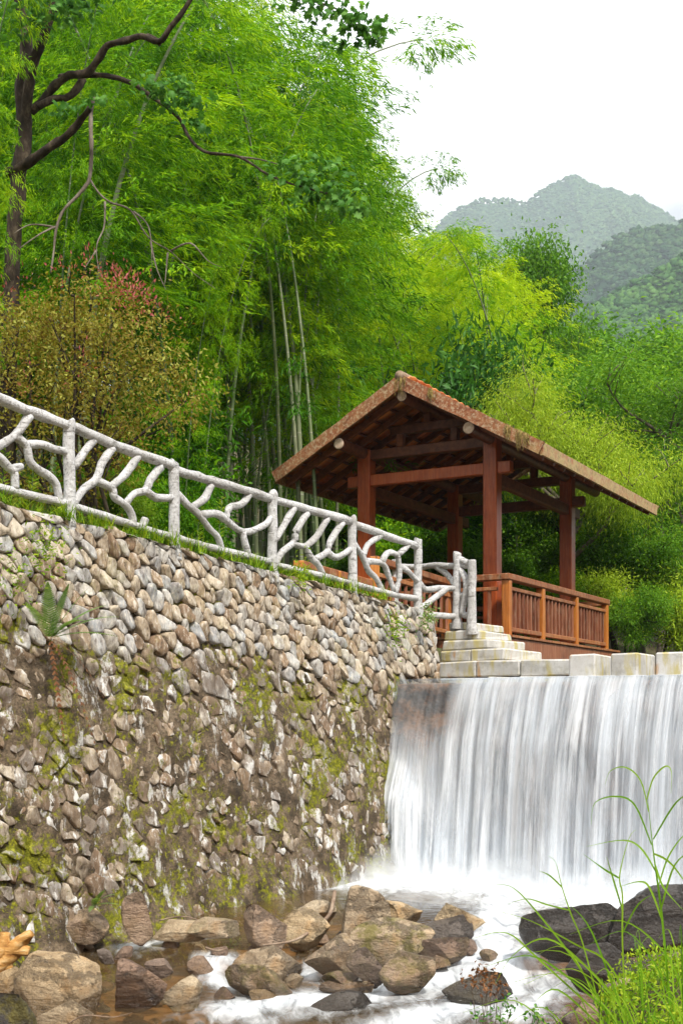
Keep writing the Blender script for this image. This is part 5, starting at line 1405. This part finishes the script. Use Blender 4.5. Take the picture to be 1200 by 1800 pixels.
def reed(label, Y, traced, base, nrand, seed, spread=.25, lean=(-.6, .1), Lr=(.4, .95), w=.0095):
    r = np.random.default_rng(seed); b = at(base[0], base[1], Y); zg = float(ground_z(b.x, b.y)); b.z = zg
    e = empty('reed_grass', b); tag(e, label, 'grass', 'reed clumps on the near bank')
    for tr in traced:
        V, Fq, T = [], [], []; dy = r.uniform(-.15, .15)
        ribbon(V, Fq, T, [at(p[0], p[1], Y + dy * i / len(tr)) for i, p in enumerate(tr)], w * r.uniform(.8, 1.25), r.uniform(.4, .9), r)
        link('blade', np_mesh('blade', np.array(V), np.array(Fq), True, {'tone': np.array(T)}), LM['grass'], e)
    for _ in range(nrand):
        V, Fq, T = [], [], []; p0 = np.array([b.x + r.normal(0, spread), b.y + r.normal(0, spread * .6), 0.]); p0[2] = float(ground_z(p0[0], p0[1])) - .03
        L = r.uniform(*Lr); lx = r.uniform(*lean); ly = r.normal(-.05, .25); dd = unit(np.array([lx * .5, ly * .5, 1]))
        pts = [p0, p0 + dd * L * .45, p0 + dd * L * .8 + np.array([lx, ly, -.15]) * L * .22, p0 + dd * L * .95 + np.array([lx, ly, -.45]) * L * .6]
        ribbon(V, Fq, T, pts, w * r.uniform(.5, 1.1), r.uniform(.2, 1), r)
        link('blade', np_mesh('blade', np.array(V), np.array(Fq), True, {'tone': np.array(T)}), LM['grass'], e)
reed('tall reed with broad arching blades standing before the fall', 6.6, [[(1180, 1810), (1163, 1619), (1147, 1496), (1136, 1389)], [(1136, 1405), (1147, 1368), (1168, 1347), (1179, 1357), (1178, 1395)], [(1139, 1427), (1125, 1373), (1099, 1349), (1072, 1355), (1062, 1380)], [(1147, 1475), (1179, 1421), (1200, 1400), (1240, 1380)], [(1144, 1485), (1115, 1416), (1083, 1400), (1045, 1411), (1038, 1450)], [(1157, 1555), (1173, 1507), (1200, 1469), (1240, 1440)], [(1152, 1533), (1125, 1491), (1093, 1477), (1030, 1488)], [(1150, 1520), (1165, 1560), (1200, 1600)], [(1147, 1500), (1180, 1520), (1230, 1590)], [(1160, 1600), (1185, 1520), (1225, 1490)], [(1163, 1619), (1140, 1560), (1120, 1550), (1085, 1560)]], (1180, 1805), 14, 1, .16, (-.4, .4), (.5, .95))
reed('slim reed with a forked top leaning over the black boulders', 6.9, [[(1100, 1800), (1093, 1661), (1093, 1576), (1088, 1539), (1104, 1475), (1117, 1458)], [(1088, 1544), (1061, 1528), (1024, 1501)], [(1093, 1600), (1075, 1540), (1065, 1505)], [(1093, 1640), (1120, 1590), (1150, 1570)]], (1100, 1800), 12, 2, .15, (-.5, .3), (.4, .8))
reed('reed clump whose long blades arch out over the white water', 7.2, [[(1060, 1800), (1024, 1661), (1003, 1608), (987, 1560), (976, 1517), (963, 1504)], [(987, 1560), (965, 1539), (947, 1531)], [(1000, 1600), (960, 1590), (925, 1580), (890, 1590)], [(1125, 1795), (1067, 1693), (1013, 1661), (933, 1619), (870, 1600)], [(1110, 1795), (1030, 1700), (960, 1650), (900, 1680), (870, 1730)], [(1090, 1800), (1000, 1720), (930, 1680), (850, 1700)], [(1080, 1800), (1010, 1690), (940, 1600), (900, 1560), (870, 1555)], [(1050, 1800), (980, 1740), (940, 1760)], [(1100, 1800), (1040, 1640), (1000, 1590)], [(1070, 1800), (950, 1690), (890, 1640), (830, 1650)]], (1070, 1800), 24, 3, .2, (-1.1, .1), (.5, .95))
reed('thick low reed clump crowding the bank edge', 6.3, [], (1150, 1830), 24, 4, .22, (-.5, .5), (.3, .62))
reed('upright reed clump hard against the bright ground cover', 6.0, [], (1230, 1830), 16, 5, .18, (-.6, .2), (.35, .8))
# ground cover on the near bank (uncountable)
r = np.random.default_rng(77); n = 26000
x = r.uniform(.9, 3.2, n); y = r.uniform(5.4, 9.0, n); zg = ground_z(x, y); ok = zg > .02
x, y, zg = x[ok], y[ok], zg[ok]; hh = r.uniform(0, .16, len(x)) * (1 + vnoise(np.stack([x * 4, y * 4, 0 * x], -1), 3))
P = np.stack([x, y, zg + hh], -1); D = r.normal(0, 1, P.shape) + [0, 0, .3]
o = link('ground_cover', leaf_mesh('ground_cover', P, D, r.uniform(.02, .05, len(x)), r.uniform(.01, .022, len(x)), r, np.clip(.35 + hh * 3 + r.uniform(-.3, .3, len(x)), 0, 1)), LM['weed']); tag(o, 'bright leafy ground cover on the near bank', 'plants', kind='stuff')
# dry plant and small leafy weed at the water's edge
def dry(px, py, Y, label, mat, hgt, seed, leafn=60):
    r = np.random.default_rng(seed); b = at(px, py, Y); b.z = float(ground_z(b.x, b.y)); top = at(px, py, Y).z
    e = empty('dry_weed', b); tag(e, label, 'weed')
    mb = MB(); PP = []
    for k in range(6):
        q = np.array([b.x + r.normal(0, .12) - .05, b.y + r.normal(0, .05), top + r.uniform(0, hgt)]); mb.tube([b, (np.array(b) + q) / 2 + r.normal(0, .03, 3), q], [.006, .004, .002], 5, False, 0, 0, 3)
        PP.append(q + r.normal(0, .035, (leafn // 6, 3)))
    mb.build('stems', M['greybark'], e); PP = np.concatenate(PP); link('leaves', leaf_mesh('leaves', PP, r.normal(0, 1, PP.shape), .035, .018, r, r.uniform(0, 1, len(PP))), LM[mat], e)
dry(860, 1740, 7.6, 'dry brown seed heads by the white water', 'dead', .2, 1, 160)
dry(905, 1790, 7.3, 'small leafy weed with dark green leaves at the stream edge', 'maple', .08, 2, 120)
def stick(label, pts, Ys, r0, mat='palebark', name='stick'):
    P = [at(p[0], p[1], y) for p, y in zip(pts, Ys)]; mb = MB(); mb.tube(P, [r0 * (1 - .6 * i / (len(P) - 1)) for i in range(len(P))], 8, True, .15, 3, 5); o = mb.build(name, M[mat]); tag(o, label, 'stick', 'driftwood'); return o
stick('bent driftwood stick leaning on the boulder pile', [(588, 1568), (580, 1605), (560, 1625), (520, 1652), (462, 1662)], [11.9, 11.5, 11.2, 10.9, 10.8], .022)
stick('thin twig lying across the shallow channel', [(280, 1618), (330, 1612), (400, 1640), (420, 1655)], [11.5, 11.5, 11.4, 11.3], .008)
stick('short floating stick in the quiet channel', [(362, 1666), (380, 1671), (398, 1668)], [10.95, 10.9, 10.95], .012)
stick('dry twig on the pale front boulder', [(120, 1800), (150, 1785), (200, 1788), (232, 1780)], [8.6, 8.6, 8.6, 8.6], .006)
# orange driftwood stump
k = NT('orange_wood'); p = k.obj(); n_ = k.noise(k.mapping(p, (3, 3, 8), (.6, .3, 0)), 3, 6, .65)
om = k.done(k.bsdf(k.ramp(n_, [(.3, (.20, .08, .02)), (.5, (.46, .24, .07)), (.7, (.62, .44, .22))]), .7, .2, k.bump(n_, .6, .03)))
e = empty('driftwood_stump', at_z(20, 1705, -.15)); tag(e, 'broken orange driftwood stump at the foot of the wall', 'driftwood')
for pts, r0, r1 in (([(-10, 1710), (12, 1680), (34, 1655), (56, 1640)], .10, .035), ([(0, 1672), (25, 1668), (52, 1672)], .06, .03), ([(-20, 1690), (5, 1660), (10, 1640)], .09, .04), ([(12, 1690), (20, 1720), (16, 1745)], .05, .02)):
    P = [at(q[0], q[1], 10.0) for q in pts]; mb = MB(); mb.tube(P, [r0 + (r1 - r0) * i / (len(P) - 1) for i in range(len(P))], 9, True, .45, r0 * 70, 5); mb.build('splinter', om, e)

# ------------------------------------------------------------------ mountains, forest and haze
def m_mount(name, c0, c1, c2):
    k = NT(name); p = k.pos(); n = k.noise(p, .012, 6, .6); n2 = k.noise(p, .09, 4, .7)
    c = k.ramp(k.math('ADD', k.math('MULTIPLY', n, .6), k.math('MULTIPLY', n2, .4)), [(.35, c0), (.5, c1), (.65, c2)])
    return k.done(k.bsdf(c, .9, .05))
def m_forest(name, c0, c1, c2):
    k = NT(name); t = k.attr('tone'); p = k.pos(); n = k.noise(p, .01, 4); c = k.ramp(k.math('ADD', k.math('MULTIPLY', t, .6), k.math('MULTIPLY', n, .4)), [(.25, c0), (.5, c1), (.75, c2)])
    return k.done(k.bsdf(c, .9, .05))
iv = np.array([(1, 0, 0), (-.5, .87, 0), (-.5, -.87, 0), (0, 0, 1), (.5, .87, .45), (-1, 0, .45), (.5, -.87, .45)], float); ifc = np.array([(0, 4, 3), (4, 1, 3), (1, 5, 3), (5, 2, 3), (2, 6, 3), (6, 0, 3), (0, 1, 4), (1, 2, 5), (2, 0, 6)])
def mountain(name, D, ridge, run, cols, ntree, tsize, seed, spur=.16):
    r = np.random.default_rng(seed); rx = np.array([q[0] for q in ridge], float); ry = np.array([q[1] for q in ridge], float)
    nu, nv = 260, 90
    def surf(px, v):
        """v 0 at the ridge .. 1 at the valley floor on the near side; negative = behind the ridge"""
        top = (HY - np.interp(px, rx, ry)) * D / F + CZ
        jag = .008 * top * fbm(np.stack([px * .05, px * 0, px * 0 + seed], -1), 4, seed)
        x = (px - CX) * D / F; dist = np.where(v >= 0, -v * run, -v * run * .6)
        wob = x + .25 * run * (fbm(np.stack([x / run * 2, v * 2, 0 * x], -1), 2, seed + 4))
        sp = fbm(np.stack([wob / run * 7, v * 1.6, 0 * x + 2], -1), 5, seed + 2)
        av = np.abs(v); z = (top + jag) * (1 - av ** 1.08) + spur * top * sp * np.sin(np.pi * np.minimum(av, 1)) ** .8 * 1.3
        return np.stack([x + .0 * v, D + dist + .0 * x, z - 6 * (av > .98) * .3], -1)
    PX, VV = np.meshgrid(np.linspace(rx[0], rx[-1], nu), np.linspace(-.6, 1, nv), indexing='ij')
    o = link(name, np_mesh(name, surf(PX, VV).reshape(-1, 3), grid_faces(nu, nv)[:, ::-1], True), m_mount(name + '_slope', *cols)); tag(o, kind='structure')
    px = r.uniform(max(rx[0], 700), min(rx[-1], 1300), ntree); v = r.uniform(-.03, .8, ntree) ; P = surf(px, v)
    s = tsize * r.uniform(.55, 1.35, ntree); k = len(iv)
    jit = 1 + .28 * r.normal(0, 1, (ntree, k, 1)).clip(-1.2, 1.2)
    V = iv[None] * jit * (s[:, None, None] * np.array([1, 1, 1.15])) + P[:, None, :] + np.array([0, 0, -.3]) * s[:, None, None]
    Fq = (ifc[None] + (np.arange(ntree) * k)[:, None, None]).reshape(-1, 3)
    o = link(name + '_forest', np_mesh(name + '_forest', V.reshape(-1, 3), Fq, False, {'tone': np.repeat(r.uniform(0, 1, ntree), k)}), m_forest(name + '_trees', *cols)); tag(o, 'forest covering the ' + name.replace('_', ' '), 'forest', kind='stuff')
mountain('far_mountain', 2000, [(300, 520), (500, 470), (640, 520), (740, 440), (785, 380), (808, 360), (850, 350), (880, 349), (905, 353), (925, 356), (948, 336), (970, 322), (985, 316), (1003, 311), (1020, 316), (1042, 326), (1075, 331), (1100, 341), (1130, 350), (1155, 362), (1180, 383), (1205, 398), (1260, 430), (1340, 450), (1500, 400), (1700, 380), (2000, 500)], 900, ((.016, .045, .022), (.035, .08, .033), (.075, .13, .05)), 34000, 3.0, 3, .26)
mountain('near_hill', 1000, [(500, 760), (700, 690), (850, 590), (930, 535), (965, 508), (1000, 482), (1035, 455), (1060, 428), (1085, 410), (1115, 403), (1150, 398), (1185, 396), (1230, 380), (1300, 340), (1400, 330), (1600, 400)], 420, ((.010, .032, .014), (.022, .060, .022), (.05, .095, .035)), 18000, 2.4, 8, .20)
mountain('low_hill', 620, [(700, 800), (900, 640), (1020, 552), (1060, 528), (1100, 503), (1150, 478), (1200, 448), (1260, 420), (1400, 380), (1600, 420)], 240, ((.018, .055, .014), (.04, .10, .022), (.07, .145, .032)), 11000, 1.8, 13, .12)
mb = MB(); mb.box((0, 950, 449), (5600, 3100, 906), None, 0)
hz = mb.build('haze', None); k = NT('haze'); pv = k.n('ShaderNodeVolumePrincipled'); pv.inputs['Color'].default_value = (.80, .90, 1, 1); pv.inputs['Density'].default_value = .00026; pv.inputs['Anisotropy'].default_value = .2
k.l(pv.outputs[0], k.out.inputs['Volume']); hz.data.materials.append(k.m); hz['kind'] = 'stuff'; hz['label'] = 'thin pale haze in the valley air'; hz['category'] = 'haze'
